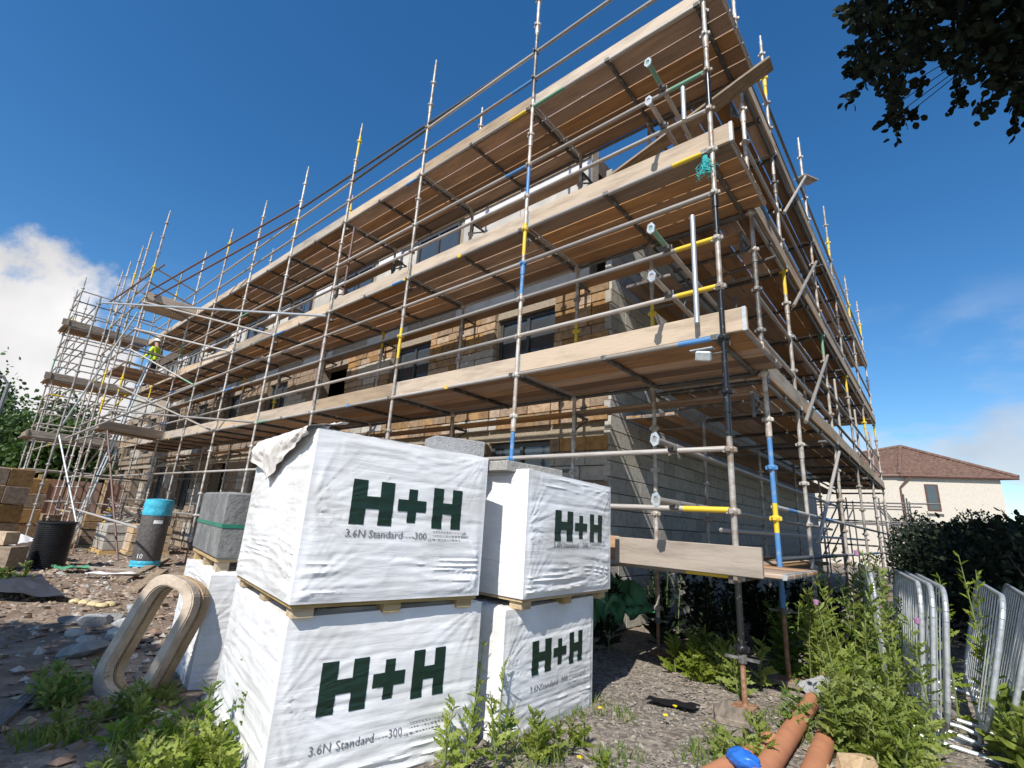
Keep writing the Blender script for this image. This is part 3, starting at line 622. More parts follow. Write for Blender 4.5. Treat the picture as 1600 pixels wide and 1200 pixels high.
# raking and tie tubes back to the front scaffold
RK = [((-7.19, -.06, 4.82), (-13.6, -2.5, 5.77), 'galv'), ((-9.54, -.05, 4.93), (-15.6, -1.42, 6.75), 'plain'), ((-11.86, -.05, 4.95), (-15.6, -1.42, 5.9), 'plain'), ((-14.2, -.05, 4.4), (-15.6, -1.42, 5.3), 'g0'),
      ((-9.6, -.1, 4.4), (-15.3, -2.2, 2.6), 'plain'), ((-11.9, -.1, 2.95), (-15.6, -1.44, 4.2), 'plain'), ((-9.54, -.05, 2.95), (-15.6, -1.44, 3.5), 'plain'), ((-15.6, -1.45, 3.2), (-13.4, -.9, -.15), 'red'), ((-16.9, -1.5, .9), (-10.4, -1.4, .72), 'plain'),
      ((-15.6, -1.46, 6.4), (-16.9, -2.2, 2.9), 'galv'), ((-16.9, -2.2, 2.9), (-15.5, -1.46, .5), 'galv'), ((-17.0, -2.0, 6.8), (-15.9, -1.1, 8.2), 'red')]
for a_, b_, k_ in RK: tube_part('raking_tube', lt, a_, b_, k_)
rs = thing('return_scaffold', 'far scaffold return with overhanging board ends past the loading bay tower', 'scaffold', (-22, -1.2, g(-22, -1.2)))
for (x, y, tp) in ((-21.1, -1.33, 9.4), (-22.6, -2.25, 8.6), (-22.6, -1.0, 8.9), (-21.2, -2.25, 8.7), (-22.6, -.1, 9.3), (-25.4, -1.6, 9.3), (-27.8, -1.6, 9.2), (-25.4, -.4, 9.2)):
    standard(rs, x, y, .05, tp); jack(rs, x, y, g(x, y), .07)
for z in (L0, L0+.99, L1, L1+.5, L1+.99, L1+1.5, L2, L2+.5, L2+.99, L2+1.5, L3, L3+.5, L3+.99, L3+1.4):
    tube_part('ledger', rs, (-22.6, -2.25, z), (-22.6, .0, z), None); tube_part('ledger', rs, (-21.2, -2.25, z), (-21.2, 0, z), None); tube_part('transom', rs, (-21.2, -2.25, z), (-22.6, -2.25, z), None)
    tube_part('ledger', rs, (-22.6, -1.6, z), (-27.8, -1.6, z), None)
for z, ov in ((L1, -2.55), (L2, -2.45), (L3, -2.45)):
    boards(rs, (-21.25, ov, 0), (-21.25, 0, 0), 5, (-1, 0, 0), z+.03); part('toe_board', boxmesh((2.5, .038, .222), TIMBER, .005), rs, frame((-21.15, -1.25, z+.14), (0, 1, 0))); part('toe_board', boxmesh((1.6, .038, .222), TIMBER, .005), rs, frame((-21.9, ov+.1, z+.14), (1, 0, 0)))
for k in range(7):
    tube_part('diagonal_brace', rs, (-21.3-k*.35, -.5-.1*k, 1.0+.5*k), (-19.9-.2*k, -.3, 2.6+.55*k), None)

# ---------------------------------------------------------------- block packs
def hplus(u0, u1, v0, v1):
    """quads (u,v) of the printed H + H"""
    W = u1-u0; H = v1-v0; q = []
    def H_(a, w):
        s = .34*w; q.extend([(a, a+s, v0, v1), (a+w-s, a+w, v0, v1), (a+s, a+w-s, v0+.36*H, v0+.64*H)])
    H_(u0, .345*W); H_(u1-.29*W, .29*W)
    c = u0+.515*W; vm = (v0+v1)/2; t = .14*H; hw = .13*W; q.extend([(c-hw, c+hw, vm-t, vm+t), (c-.04*W, c+.04*W, vm+t, v1-.1*H), (c-.04*W, c+.04*W, v0+.1*H, vm-t)]); return q
def text_mesh(body, size):
    cu = bpy.data.curves.new('t', 'FONT'); cu.body = body; cu.size = size; cu.resolution_u = 2; o = bpy.data.objects.new('t', cu); COL.objects.link(o)
    dg = bpy.context.evaluated_depsgraph_get(); me = bpy.data.meshes.new_from_object(o.evaluated_get(dg)); bpy.data.objects.remove(o); bpy.data.curves.remove(cu)
    V = np.array([v.co[:2] for v in me.vertices]); Fc = [tuple(p.vertices) for p in me.polygons]; bpy.data.meshes.remove(me); return V, Fc
def dashes(rows, seed):
    r_ = random.Random(seed); V = []; Fc = []
    for (y, L) in rows:
        x = 0
        while x < L:
            l_ = r_.uniform(.004, .02); o = len(V); h_ = r_.uniform(.0025, .005); V += [(x, y), (x+l_, y), (x+l_, y+h_), (x, y+h_)]; Fc.append((o, o+1, o+2, o+3)); x += l_+.006
    return np.array(V), Fc
TXT = [text_mesh('3.6N', .056), text_mesh('Standard', .056), text_mesh('300', .054), dashes([(.004, .06)], 1), text_mesh('CE', .02), dashes([(.0, .2), (.022, .24), (.044, .22)], 2)]
def pack(label, N, ang, w, d, z0, z1, seed, uv=(.2, .82, .45, .72), tv=.37, printed=True, lean=(0, 0), pallet=True, group=None, flap=False):
    e = Vector((math.sin(ang), math.cos(ang), 0)); l = Vector((-math.cos(ang), math.sin(ang), 0)); N = Vector((N[0], N[1], z0)); up = Vector((lean[0], lean[1], z1-z0))
    root = thing('block_pack', label, 'block pack', (N.x, N.y, z0), group)
    c = [N, N+w*e, N+w*e+d*l, N+d*l]; ct = [p+up*(1+.02*math.sin(seed*3+k*2)) for k, p in enumerate(c)]
    faces = [(c[0], c[1], ct[1], ct[0], w), (c[1], c[2], ct[2], ct[1], d), (c[2], c[3], ct[3], ct[2], w), (c[3], c[0], ct[0], ct[3], d), (ct[0], ct[1], ct[2], ct[3], w)]
    def disp(u, v, fi):
        u = np.asarray(u, float); v = np.asarray(v, float); ed = np.clip(np.minimum(np.minimum(u, 1-u), np.minimum(v, 1-v))/.05, 0, 1); ed = ed*ed*(3-2*ed); s = seed*17+fi*5
        wr = np.zeros_like(u)
        # tension wrinkles: horizontal near the bottom and top, fans from the corners
        rr = lambda fu, fv, k: 1-np.abs(2*vnoise(u*fu+k, v*fv, s+int(k))-1)
        band = np.exp(-((v-.14)/.16)**2)+.55*np.exp(-((v-.93)/.1)**2)*(u > .12)
        skew = v+.1*(u-.5)**2+.05*vnoise(u*3, v*2, s+1)
        wr += .013*(band+.35)*vnoise(u*2.2+1, v*3, s+14)*(1-np.abs(2*vnoise(u*2.5+7, skew*30, s+2)-1))**2.5
        for cu, cv, k in ((1, 1, 3), (0, 0, 4), (0, .55, 5), (1, .1, 6)):
            th = np.arctan2(v-cv, u-cu); rad = np.hypot(u-cu, v-cv)
            wr += .007*np.exp(-(rad/.3)**2)*(1-np.abs(2*vnoise(th*13+k, rad*3, s+k)-1))**2
        wr += .0025*(1-np.abs(2*vnoise(u*5+v*2, v*16-u*3, s+9)-1))**3
        bulge = .014*np.sin(np.pi*np.clip(u, 0, 1))*np.sin(np.pi*np.clip(v, 0, 1))+.006*(vnoise(u*3, v*2.6, s+11)-.5)
        blk = -.004*np.exp(-((np.mod(v*4+.5, 1)-.5)/.05)**2)*(vnoise(u*4, v*3, s+21) > .35)
        return (wr+bulge+blk)*ed
    def surf(fi, u, v, off=0):
        A, B, C_, D_, _ = faces[fi]; A, B, C_, D_ = (np.array(q) for q in (A, B, C_, D_)); u = np.asarray(u, float); v = np.asarray(v, float)
        P = (A[None]*((1-u)*(1-v))[:, None]+B[None]*(u*(1-v))[:, None]+C_[None]*(u*v)[:, None]+D_[None]*((1-u)*v)[:, None])
        n = np.cross(B-A, D_-A); n = n/np.linalg.norm(n); return P+n[None]*(disp(u, v, fi)+off)[:, None]
    VV = []; FF = []; o = 0; nu, nv = 110, 84
    for fi in range(5):
        uu, vv = np.meshgrid(np.linspace(0, 1, nu), np.linspace(0, 1, nv), indexing='ij'); P = surf(fi, uu.ravel(), vv.ravel()); VV.append(P)
        i_, j_ = np.meshgrid(np.arange(nu-1), np.arange(nv-1), indexing='ij'); a_ = (i_*nv+j_).ravel()+o; FF.append(np.stack([a_, a_+nv, a_+nv+1, a_+1], 1)); o += nu*nv
    me = bpy.data.meshes.new('wrap'); me.from_pydata(np.concatenate(VV).tolist(), [], np.concatenate(FF).tolist()); me.materials.append(WRAP); me.update()
    bm = bmesh.new(); bm.from_mesh(me); bmesh.ops.remove_doubles(bm, verts=bm.verts, dist=.0015); bm.to_mesh(me); bm.free(); smooth_angle(me)
    wr = part('wrap', me, root)
    if printed:
        Vp = []; Fp = []; 
        for (ua, ub, va, vb) in hplus(*uv):
            n1, n2 = max(2, int((ub-ua)*110)), max(2, int((vb-va)*90)); uu, vv = np.meshgrid(np.linspace(ua, ub, n1), np.linspace(va, vb, n2), indexing='ij'); o_ = sum(len(q) for q in Vp); Vp.append(surf(0, uu.ravel(), vv.ravel(), .0025))
            i_, j_ = np.meshgrid(np.arange(n1-1), np.arange(n2-1), indexing='ij'); a_ = (i_*n2+j_).ravel()+o_; Fp += np.stack([a_, a_+n2, a_+n2+1, a_+1], 1).tolist()
        part('printed_logo', mesh('printed_logo', np.concatenate(Vp), Fp, GREENPR), wr)
        h = z1-z0
        for (Vt, Ft), du, dv in zip(TXT, (.0, .17, .53, .44, .65, .69), (0, 0, 0, .005, -.01, .0)):
            part('printed_text', mesh('printed_text', surf(0, uv[0]-.01+du*(uv[1]-uv[0])*1.08+Vt[:, 0]/w, tv+dv+Vt[:, 1]/h, .003), Ft, GREYPR), wr)
        Vp = []; Fp = []
        # recycling triangle
        tu, tv_ = uv[1]+.03, tv+.035
        for k in range(3):
            a0, a1 = math.radians(90+120*k), math.radians(210+120*k); p0 = np.array((math.cos(a0), math.sin(a0)))*.022; p1 = np.array((math.cos(a1), math.sin(a1)))*.022
            u = np.array([tu+p0[0]/w, tu+p1[0]/w, tu+p1[0]*.75/w, tu+p0[0]*.75/w]); v = np.array([tv_+p0[1]/h, tv_+p1[1]/h, tv_+p1[1]*.75/h, tv_+p0[1]*.75/h]); o_ = sum(len(q) for q in Vp); Vp.append(surf(0, u, v, .003)); Fp.append((o_, o_+1, o_+2, o_+3))
        part('printed_mark', mesh('printed_mark', np.concatenate(Vp), Fp, GREYPR), wr)
    if pallet:
        Mx = frame(N+w*e*.5+d*l*.5, e)
        pb = MB(); pb.box((0, 0, -.011), (w*.98, d*.98, .018)); po = part('pallet', pb.mesh('pallet', PALLET), root, Mx)
        for q in (-1, 0, 1):
            for s in (-1, 0, 1): part('pallet_block', boxmesh((.1, .1, .05), PALLET), po, Mx @ T(q*(w/2-.08), s*(d/2-.08), -.045))
    if flap:
        # torn sheet folded over the top left corner
        n1, n2 = 56, 34; uu, vv = np.meshgrid(np.linspace(0, 1, n1), np.linspace(0, 1, n2), indexing='ij'); u_ = uu.ravel(); v_ = vv.ravel()
        A = np.array(ct[3]); B_ = np.array(ct[0]); en = np.array(e); hang = .05+.24*np.interp(u_, [0, .42, .62, 1], [.35, 1, .55, .0]); hang = hang*(1+.25*(vnoise(u_*6, 0*u_, 33)-.5))
        tin = np.clip(1-v_/.42, 0, 1); th = np.clip((v_-.42)/.58, 0, 1)
        fold = (1-np.abs(2*vnoise(u_*11+v_*3, v_*2.2, 35)-1)); crum = vnoise(u_*17, v_*13, 36)
        X = A[None]+(B_-A)[None]*(.02+.96*u_)[:, None]+en[None]*(tin*(.3-.12*u_)-.02-.035*fold*np.minimum(1, th*4)-.012*crum)[:, None]
        X[:, 2] += np.where(tin > 0, .02+.05*fold*tin+.03*crum*tin, .02)-th*hang
        i_, j_ = np.meshgrid(np.arange(n1-1), np.arange(n2-1), indexing='ij'); a_ = (i_*n2+j_).ravel(); part('torn_flap', mesh('torn_flap', X, np.stack([a_, a_+n2, a_+n2+1, a_+1], 1), mat('dirty_polythene', (.72, .67, .62), .5, bump=.5, bscale=18), None, True), root)
    return root, c, ct
_, Ac, Act = pack('white wrapped block pack with torn plastic over its top, upper of the front stack', (-1.14, -2.97), .18, 1.10, 1.22, .83, 1.675, 1, (.2, .83, .45, .725), .375, flap=True)
pack('large white wrapped block pack standing on the ground under the pack with the torn sheet', (-1.2, -2.93), .19, 1.14, 1.28, -.07, .765, 2, (.17, .79, .46, .74), .27)
_, Bc, Bct = pack('white wrapped block pack with a pale slab on top, beside the corner scaffold', (-.83, -1.6), -.01, 1.13, 1.15, .80, 1.615, 3, (.27, .86, .44, .7), .385)
pack('creased white block pack on the ground under the pack with the pale slab', (-.92, -1.65), .01, 1.04, 1.15, -.04, .735, 4, (.26, .84, .46, .72), .33)
pack('plain white wrapped pack on the ground under the grey strapped concrete blocks', (-2.98, -2.66), .17, 1.1, 1.25, -.08, .735, 5, printed=False)
def loose_block(label, p, rot, m=AIRCRETE, d=(.44, .215, .1)):
    b = MB(); b.box((0, 0, d[2]/2), d, 0, None, .005); o = thing('loose_block', label, 'block', p, me=b.mesh('loose_block', m)); o.rotation_euler.z = rot; return o
mid = lambda q, s, t: q[0]+(q[1]-q[0])*s+(q[3]-q[0])*t
P = mid(Act, .93, .25); loose_block('grey aircrete block lying near the right end of the pack with the torn sheet', (P.x, P.y, P.z-.01), 1.2, d=(.36, .215, .14))
P = mid(Act, .3, .82); loose_block('dark grey block beside the torn sheet on top of the front stack', (P.x, P.y, P.z-.02), .6, DENSE, (.4, .25, .12))
P = mid(Act, .55, .3); loose_block('flat grey block in the middle of the front stack top', (P.x, P.y, P.z-.02), 1.5, AIRCRETE, (.5, .3, .06))
P = mid(Bct, .2, .3); loose_block('pale concrete slab lying on top of the stack by the corner scaffold', (P.x, P.y, P.z-.015), 1.5, BLOCK, (.6, .5, .07))
# strapped dense concrete blocks on a pallet
dx, dy = .17, 0; e = Vector((math.sin(.17), math.cos(.17), 0)); l = Vector((-math.cos(.17), math.sin(.17), 0)); N0 = Vector((-3.08, -2.63, 0))
cs = thing('concrete_block_bundle', 'four rough dark grey concrete blocks strapped with green band on a pallet', 'block bundle', (N0.x, N0.y, .8))
Mx = frame(N0+e*.5+l*.6+Vector((0, 0, .83)), e)
for sx in (0, 1):
    for sy in (0, 1):
        w_ = (.36, .62)[sx]
        b = MB(); nn = 14
        dims = (.98, (.42, .76)[sy], .52)
        b.box((0, 0, 0), dims, 0, None, .018)
        if sx == 0: part('concrete_block', b.mesh('concrete_block', DENSE), cs, Mx @ T(0, -.6+.21 if sy == 0 else -.6+.43+.38, .275))
b = MB(); b.box((0, 0, 0), (.986, 1.2, .025), 0); bm = Mx @ T(0, -.0, .27)
sb = MB()
for (c_, d_) in (((.493, 0, 0), (.004, 1.2, .03)), ((-.493, 0, 0), (.004, 1.2, .03)), ((0, -.603, 0), (.99, .004, .03)), ((0, .6, 0), (.99, .004, .03))): sb.box(c_, d_)
part('strap', sb.mesh('strap', STRAPG), cs, bm)
pb = MB(); pb.box((0, 0, 0), (.96, 1.16, .02)); po = part('pallet', pb.mesh('pallet', PALLET), cs, Mx @ T(0, 0, .005))
for q in (-1, 0, 1):
    for s in (-1, 0, 1): part('pallet_block', boxmesh((.09, .1, .08), PALLET), po, Mx @ T(q*.42, s*.5, -.045))
b = MB(); pts = [(-.16+.05*k, .03*math.sin(k*1.9), .008+.012*abs(math.sin(k*2.3))) for k in range(9)]
for p0, p1 in zip(pts[:-1], pts[1:]): b.box(((p0[0]+p1[0])/2, (p0[1]+p1[1])/2, (p0[2]+p1[2])/2), (.07, .05, .012), 0, None, .003)
o = thing('webbing_strap', 'crumpled yellow and orange webbing strap on the grey concrete blocks', 'strap', tuple(Mx @ Vector((-.1, -.32, .535))), me=b.mesh('webbing_strap', STRAPY)); o.rotation_euler.z = 1.1

# ---------------------------------------------------------------- precast rings leaning on the pack
def ring_mesh(Lh, Wh, bw, th):
    def oct_(h, w): return [(w*math.copysign(abs(math.cos(t))**.72, math.cos(t)), math.copysign(h-w, math.sin(t))+w*math.copysign(abs(math.sin(t))**.8, math.sin(t))) for t in (math.pi*(k+.5)/10 for k in range(20))]
    o_ = oct_(Lh, Wh); i_ = oct_(Lh-bw, Wh-bw); b = MB(); n = 20; P = []
    for z in (-th/2, th/2):
        P += [(x, y, z) for x, y in o_]+[(x, y, z) for x, y in i_]
    Fs = []
    for k in range(n):
        k2 = (k+1) % n; Fs += [(k, n+k, n+k2, k2), (2*n+k, 2*n+k2, 3*n+k2, 3*n+k), (k, k2, 2*n+k2, 2*n+k), (n+k2, n+k, 3*n+k, 3*n+k2)]
    b.add(P, Fs); me = b.mesh('ring', CREAMC); bm = bmesh.new(); bm.from_mesh(me); bmesh.ops.bevel(bm, geom=bm.edges, offset=.008, segments=2, affect='EDGES'); bm.to_mesh(me); bm.free(); return me
RG = ring_mesh(.42, .23, .075, .085)
def lean_ring(label, base, top, side_, off):
    y = (Vector(top)-Vector(base)).normalized(); x = Vector(side_); x = (x-y*x.dot(y)).normalized(); z = x.cross(y); c = Vector(base)+y*.41+z*off
    o = thing('precast_ring', label, 'concrete ring', c, me=RG); o.matrix_world = Matrix(((x.x, y.x, z.x, c.x), (x.y, y.y, z.y, c.y), (x.z, y.z, z.z, c.z), (0, 0, 0, 1))); return o
lean_ring('cream precast oval ring in front, leaning on the white pack', (-3.16, -3.05, -.06), (-3.02, -2.83, .74), (.85, .53, 0), .0)
lean_ring('cream precast oval ring tucked behind the other leaning ring', (-3.16, -3.05, -.06), (-3.02, -2.83, .74), (.85, .53, 0), -.097)

# ---------------------------------------------------------------- things on the left side of the site
p = onz(225, 886, -.13); yv = p
rl = thing('membrane_roll', 'upright dark felt roll with bright blue wrapped ends on a plank', 'roll', (p[0], p[1], g(p[0], p[1])))
z0 = g(p[0], p[1]); rr = .26; hh = 1.38
b = MB(); b.lathe([(rr*.98, .03), (rr, .05), (rr, hh-.03), (rr*.97, hh)], 40); part('roll_body', smooth_angle(b.mesh('roll_body', FELT)), rl, T(p[0], p[1], z0))
for za, zb in ((.02, .16), (hh-.32, hh+.02)):
    b = MB(); prof = [(rr*.5, za), (rr+.006, za+.005)]+[(rr+.012+.006*math.sin(k*2.1), za+(zb-za)*k/6) for k in range(1, 6)]+[(rr+.004, zb-.01), (rr*.4, zb+.015), (.01, zb+.02)]; b.lathe(prof, 36); part('end_wrap', smooth_angle(b.mesh('end_wrap', BLUEWRAP)), rl, T(p[0], p[1], z0))
vd = CAM-np.array([p[0], p[1], 1.0]); va = math.atan2(vd[1], vd[0])
def onroll(Vt, z, a0, r): return [(p[0]+r*math.cos(a0+v[0]/r), p[1]+r*math.sin(a0+v[0]/r), z0+z+v[1]) for v in Vt]
Vt, Ft = text_mesh('10', .13); part('printed_number', mesh('printed_number', onroll(Vt, .2, va-.75, rr+.004), Ft, WHITEP), rl)
Vt = np.array([(x_, y_) for x_ in np.linspace(0, .17, 6) for y_ in (0, .07)]); Ft = [(2*k, 2*k+2, 2*k+3, 2*k+1) for k in range(5)]; part('paper_label', mesh('paper_label', onroll(Vt, .9, va-.1, rr+.004), Ft, WHITEP), rl)
b = MB(); b.box((0, 0, .015), (1.2, .5, .03), 0, None, .004); o = thing('ply_offcut', 'pale flat board on the soil under the blue ended roll', 'board', (p[0]+.25, p[1]+.1, z0-.025), me=b.mesh('ply_offcut', TIMBER)); o.rotation_euler.z = .9
# ribbed black drum
p = onz(70, 886, -.13); z0 = g(p[0], p[1])
b = MB(); prof = [(.02, .02), (.27, .02)]; 
for k in range(22): zc = .05+k*.037; prof += [(.285, zc), (.3, zc+.01), (.3, zc+.022), (.285, zc+.03)]
prof += [(.32, .865), (.32, .9), (.29, .9), (.28, .6), (.02, .55)]; b.lathe(prof, 40)
thing('plastic_drum', 'black ribbed plastic drum standing on the rubble', 'drum', (p[0], p[1], z0-.03), me=smooth_angle(b.mesh('plastic_drum', BLACKPL)))
# sandstone packs by the site edge
def stone_pack(label, p, rot, nx, ny, nz_, s=(.48, .36, .24)):
    root = thing('stone_pack', label, 'stone pack', p); 
    for k in range(nz_):
        for i in range(nx):
            for j in range(ny):
                part('stone', boxmesh((s[0]-.02, s[1]-.02, s[2]-.015), STONE, .02), root, T(*p) @ Matrix.Rotation(rot, 4, 'Z') @ T((i-(nx-1)/2)*s[0]+R.uniform(-.01, .01), (j-(ny-1)/2)*s[1]+R.uniform(-.01, .01), .1+s[2]*(k+.5)))
    pb = MB(); pb.box((0, 0, .05), (nx*s[0], ny*s[1], .09)); part('pallet', pb.mesh('pallet', PALLET), root, T(*p) @ Matrix.Rotation(rot, 4, 'Z'))
q = ondist(-18, 790, 18.5); stone_pack('tall stack of golden sandstone blocks on a pallet at the site edge', (q[0], q[1], g(q[0], q[1])), .3, 2, 2, 4, (.55, .5, .45))
q = ondist(32, 780, 21); stone_pack('second golden sandstone stack standing behind the tall one', (q[0], q[1], g(q[0], q[1])), .2, 1, 2, 4, (.5, .5, .44))
q = ondist(70, 770, 24); stone_pack('low pile of sandstone blocks under the far scaffold', (q[0], q[1], g(q[0], q[1])), .5, 3, 2, 3)
for k, (q, D_, lab, m_) in enumerate((((205, 770), 17.5, 'pallet of grey blocks under the loading bay tower', BLOCK), ((165, 775), 20, 'pallet of buff blocks behind the loading bay tower', STONE), ((245, 765), 17, 'pallet of pale blocks against the wall beside the loading bay', CREAMC))):
    q = ondist(*q, D_); root = thing('block_pallet', lab, 'block pallet', (q[0], q[1], g(q[0], q[1])))
    for i in range(3):
        for j in range(2):
            for z_ in range(3+k % 2): part('block', boxmesh((.38, .42, .2), m_, .008), root, T(q[0]+(i-1)*.4+R.uniform(-.02, .02), q[1]+(j-.5)*.45, g(q[0], q[1])+.2+z_*.215))
    pb = MB(); pb.box((q[0], q[1], g(q[0], q[1])+.04), (1.2, .95, .1)); part('pallet', pb.mesh('pallet', PALLET), root)
q = ondist(228, 762, 18.5); st = thing('tube_stillage', 'steel rack of short scaffold tubes under the loading bay', 'rack', (q[0], q[1], g(q[0], q[1])))
for k in range(26): tube_part('stored_tube', st, (q[0]+R.uniform(-.7, .7), q[1]-.7+R.uniform(-.1, .1), .15+R.random()*1.1), (q[0]+R.uniform(-.7, .7), q[1]+.7, .15+R.random()*1.1), None)
for sx in (-.8, .8):
    for sy in (-.6, .6): tube_part('post', st, (q[0]+sx, q[1]+sy, -.25), (q[0]+sx, q[1]+sy, 1.35), 'dark')
q = ondist(178, 735, 18); ld = thing('ladder', 'aluminium ladder leaning inside the loading bay tower', 'ladder', (q[0], q[1], g(q[0], q[1])))
for sx in (0, .38): tube_part('stile', ld, (q[0]+sx, q[1]-.6, -.2), (q[0]+sx, q[1]+.1, 5.2), 'galv')
for k in range(18): t_ = .05+k*.052; tube_part('rung', ld, (q[0], q[1]-.6+.7*t_, -.2+5.4*t_), (q[0]+.38, q[1]-.6+.7*t_, -.2+5.4*t_), 'galv', .014)
# planks and sheets on the ground
def plank(label, a_, b_, w, th, m, name='plank'):
    a_ = Vector(tuple(a_)); b_ = Vector(tuple(b_)); c = (a_+b_)/2; b = MB(); b.box((0, 0, 0), ((b_-a_).length, w, th), 0, None, .004); o = thing(name, label, name.split('_')[-1], c, me=b.mesh(name, m)); o.matrix_world = frame(c, b_-a_); return o
a_ = onz(82, 1056, 0); b_ = onz(-60, 1185, 0); plank('dark wet plank lying on the soil in the shade', (a_[0], a_[1], g(a_[0], a_[1])+.03), (b_[0], b_[1], g(b_[0], b_[1])+.03), .07, .05, DARKWOOD)
a_ = onz(-60, 795, -.1); a_ = ondist(-40, 803, 13.5); b_ = ondist(34, 795, 13.0); plank('pale kerb stone laid on a timber behind the black drum', (a_[0], a_[1], .42), (b_[0], b_[1], .42), .3, .22, CREAMC, 'kerb_stone')
a_ = ondist(-40, 830, 13.3); b_ = ondist(40, 830, 12.8); plank('grey bearer timber under the pale kerb stone', (a_[0], a_[1], .12), (b_[0], b_[1], .12), .4, .35, TIMBER, 'bearer_timber')
for k, (pa, pb_) in enumerate((((190, 905), (260, 870)), ((205, 925), (255, 890)), ((120, 880), (225, 892)), ((185, 800), (228, 806)), ((200, 838), (250, 846)))):
    a_ = onz(*pa, -.06); b_ = onz(*pb_, -.06); plank(('weathered plank on the ground just behind the leaning rings', 'second weathered plank beside the one behind the rings', 'thin batten lying between the drum and the blue ended roll', 'timber offcut below the loading bay tower', 'grey timber length by the foot of the far scaffold')[k], (a_[0], a_[1], g(a_[0], a_[1])+.03), (b_[0], b_[1], g(b_[0], b_[1])+.03), .16 if k < 2 else .09, .045, TIMBER)
# black sheet
n1, n2 = 30, 16; uu, vv = np.meshgrid(np.linspace(0, 1, n1), np.linspace(0, 1, n2), indexing='ij'); c0 = onz(-30, 935, -.04); c1 = onz(110, 940, -.04); c2 = onz(60, 905, -.06); c3 = onz(-40, 905, -.06)
P_ = (c0[None]*((1-uu)*(1-vv)).reshape(-1, 1)+c1[None]*(uu*(1-vv)).reshape(-1, 1)+c2[None]*(uu*vv).reshape(-1, 1)+c3[None]*((1-uu)*vv).reshape(-1, 1)); P_[:, 2] = gz(P_[:, 0], P_[:, 1])+.03+.09*vnoise(uu.ravel()*3, vv.ravel()*3, 71)+.02*vnoise(uu.ravel()*11, vv.ravel()*9, 72)
i_, j_ = np.meshgrid(np.arange(n1-1), np.arange(n2-1), indexing='ij'); a_ = (i_*n2+j_).ravel(); thing('plastic_sheet', 'black plastic sheet spread over the soil near the drum', 'sheet', me=mesh('plastic_sheet', P_, np.stack([a_, a_+n2, a_+n2+1, a_+1], 1), BLACKSH, None, True))
# broken blocks near the rings (countable) and loose rubble (not)
def rock_mesh(s, seed, m, cut=.35):
    bm = bmesh.new(); bmesh.ops.create_icosphere(bm, subdivisions=2, radius=1); rs_ = np.random.default_rng(seed)
    pl = [(rs_.normal(size=3), rs_.uniform(.45, .8)) for _ in range(7)]
    for v in bm.verts:
        c = np.array(v.co)
        for n_, d_ in pl:
            n_ = n_/np.linalg.norm(n_); k = c@n_-d_
            if k > 0: c = c-n_*k
        v.co = Vector(c*np.array(s))
    me = bpy.data.meshes.new('rock'); bm.to_mesh(me); bm.free(); me.materials.append(m); return me
RK_POS = [(120, 985), (150, 972), (175, 965), (140, 1000), (160, 1012), (130, 1022), (182, 992), (200, 975), (110, 968), (190, 1015), (215, 960)]
for k, q in enumerate(RK_POS):
    p_ = onz(*q, -.03); s = R.uniform(.08, .15); m_ = rock_mesh((s*1.4, s, s*.6), 40+k, (BLOCK, AIRCRETE, DENSE)[k % 3])
    o = thing('broken_block', 'broken grey concrete lump in the heap beside the leaning rings', 'rubble', (p_[0], p_[1], g(p_[0], p_[1])+s*.25), 'concrete lumps beside the rings', me=m_); o.rotation_euler = (R.uniform(-.3, .3), R.uniform(-.3, .3), R.uniform(0, 6))
p_ = onz(1345, 1192, .1); o = thing('boulder', 'pale rough stone among the weeds by the clay pipes', 'stone', (p_[0], p_[1], g(p_[0], p_[1])+.07), me=rock_mesh((.13, .11, .12), 90, CREAMC))
p_ = onz(1285, 1196, .05); thing('boulder', 'small cream stone lying against the nearest clay pipe', 'stone', (p_[0], p_[1], g(p_[0], p_[1])+.03), me=rock_mesh((.09, .07, .06), 91, CREAMC))
def scatter_stones(name, label, n, sampler, smin, smax, mats_, seed):
    rs_ = np.random.default_rng(seed); base = np.array([(1, 0, 0), (-1, 0, 0), (0, 1, 0), (0, -1, 0), (0, 0, 1), (0, 0, -1)], float); Ft = np.array([(0, 2, 4), (2, 1, 4), (1, 3, 4), (3, 0, 4), (2, 0, 5), (1, 2, 5), (3, 1, 5), (0, 3, 5)])
    xy = sampler(rs_, n); n = len(xy); s = smin+(smax-smin)*rs_.random(n)**4; V = np.repeat(base[None], n, 0)*(1+.45*rs_.normal(size=(n, 6, 1)).clip(-1, 1)*.6); V *= (s[:, None, None]*np.stack([np.ones(n)*1.2, np.ones(n)*.9, np.ones(n)*.55], 1)[:, None, :])
    th = rs_.random(n)*6.28; c, sn = np.cos(th), np.sin(th); X = V[..., 0]*c[:, None]-V[..., 1]*sn[:, None]; Y = V[..., 0]*sn[:, None]+V[..., 1]*c[:, None]; tl = rs_.normal(size=n)*.3; Z = V[..., 2]+X*tl[:, None]
    X = X+xy[:, 0:1]; Y = Y+xy[:, 1:2]; Z = Z+gz(xy[:, 0], xy[:, 1])[:, None]+s[:, None]*.2; P_ = np.stack([X, Y, Z], -1).reshape(-1, 3); Fc = (Ft[None]+(np.arange(n)*6)[:, None, None]).reshape(-1, 3)
    me = bpy.data.meshes.new(name); me.from_pydata(P_.tolist(), [], Fc.tolist()); [me.materials.append(m_) for m_ in mats_]; mi = np.repeat(rs_.integers(0, len(mats_), n), 8).astype(np.int32); me.polygons.foreach_set('material_index', mi); thing(name, label, 'gravel', kind='stuff', me=me)
GR = [mat('gravel_%d' % k, c_, .9, bump=.2, coords='World', scale=20) for k, c_ in enumerate(((.2, .18, .16), (.12, .11, .1), (.3, .27, .23), (.24, .19, .14)))]
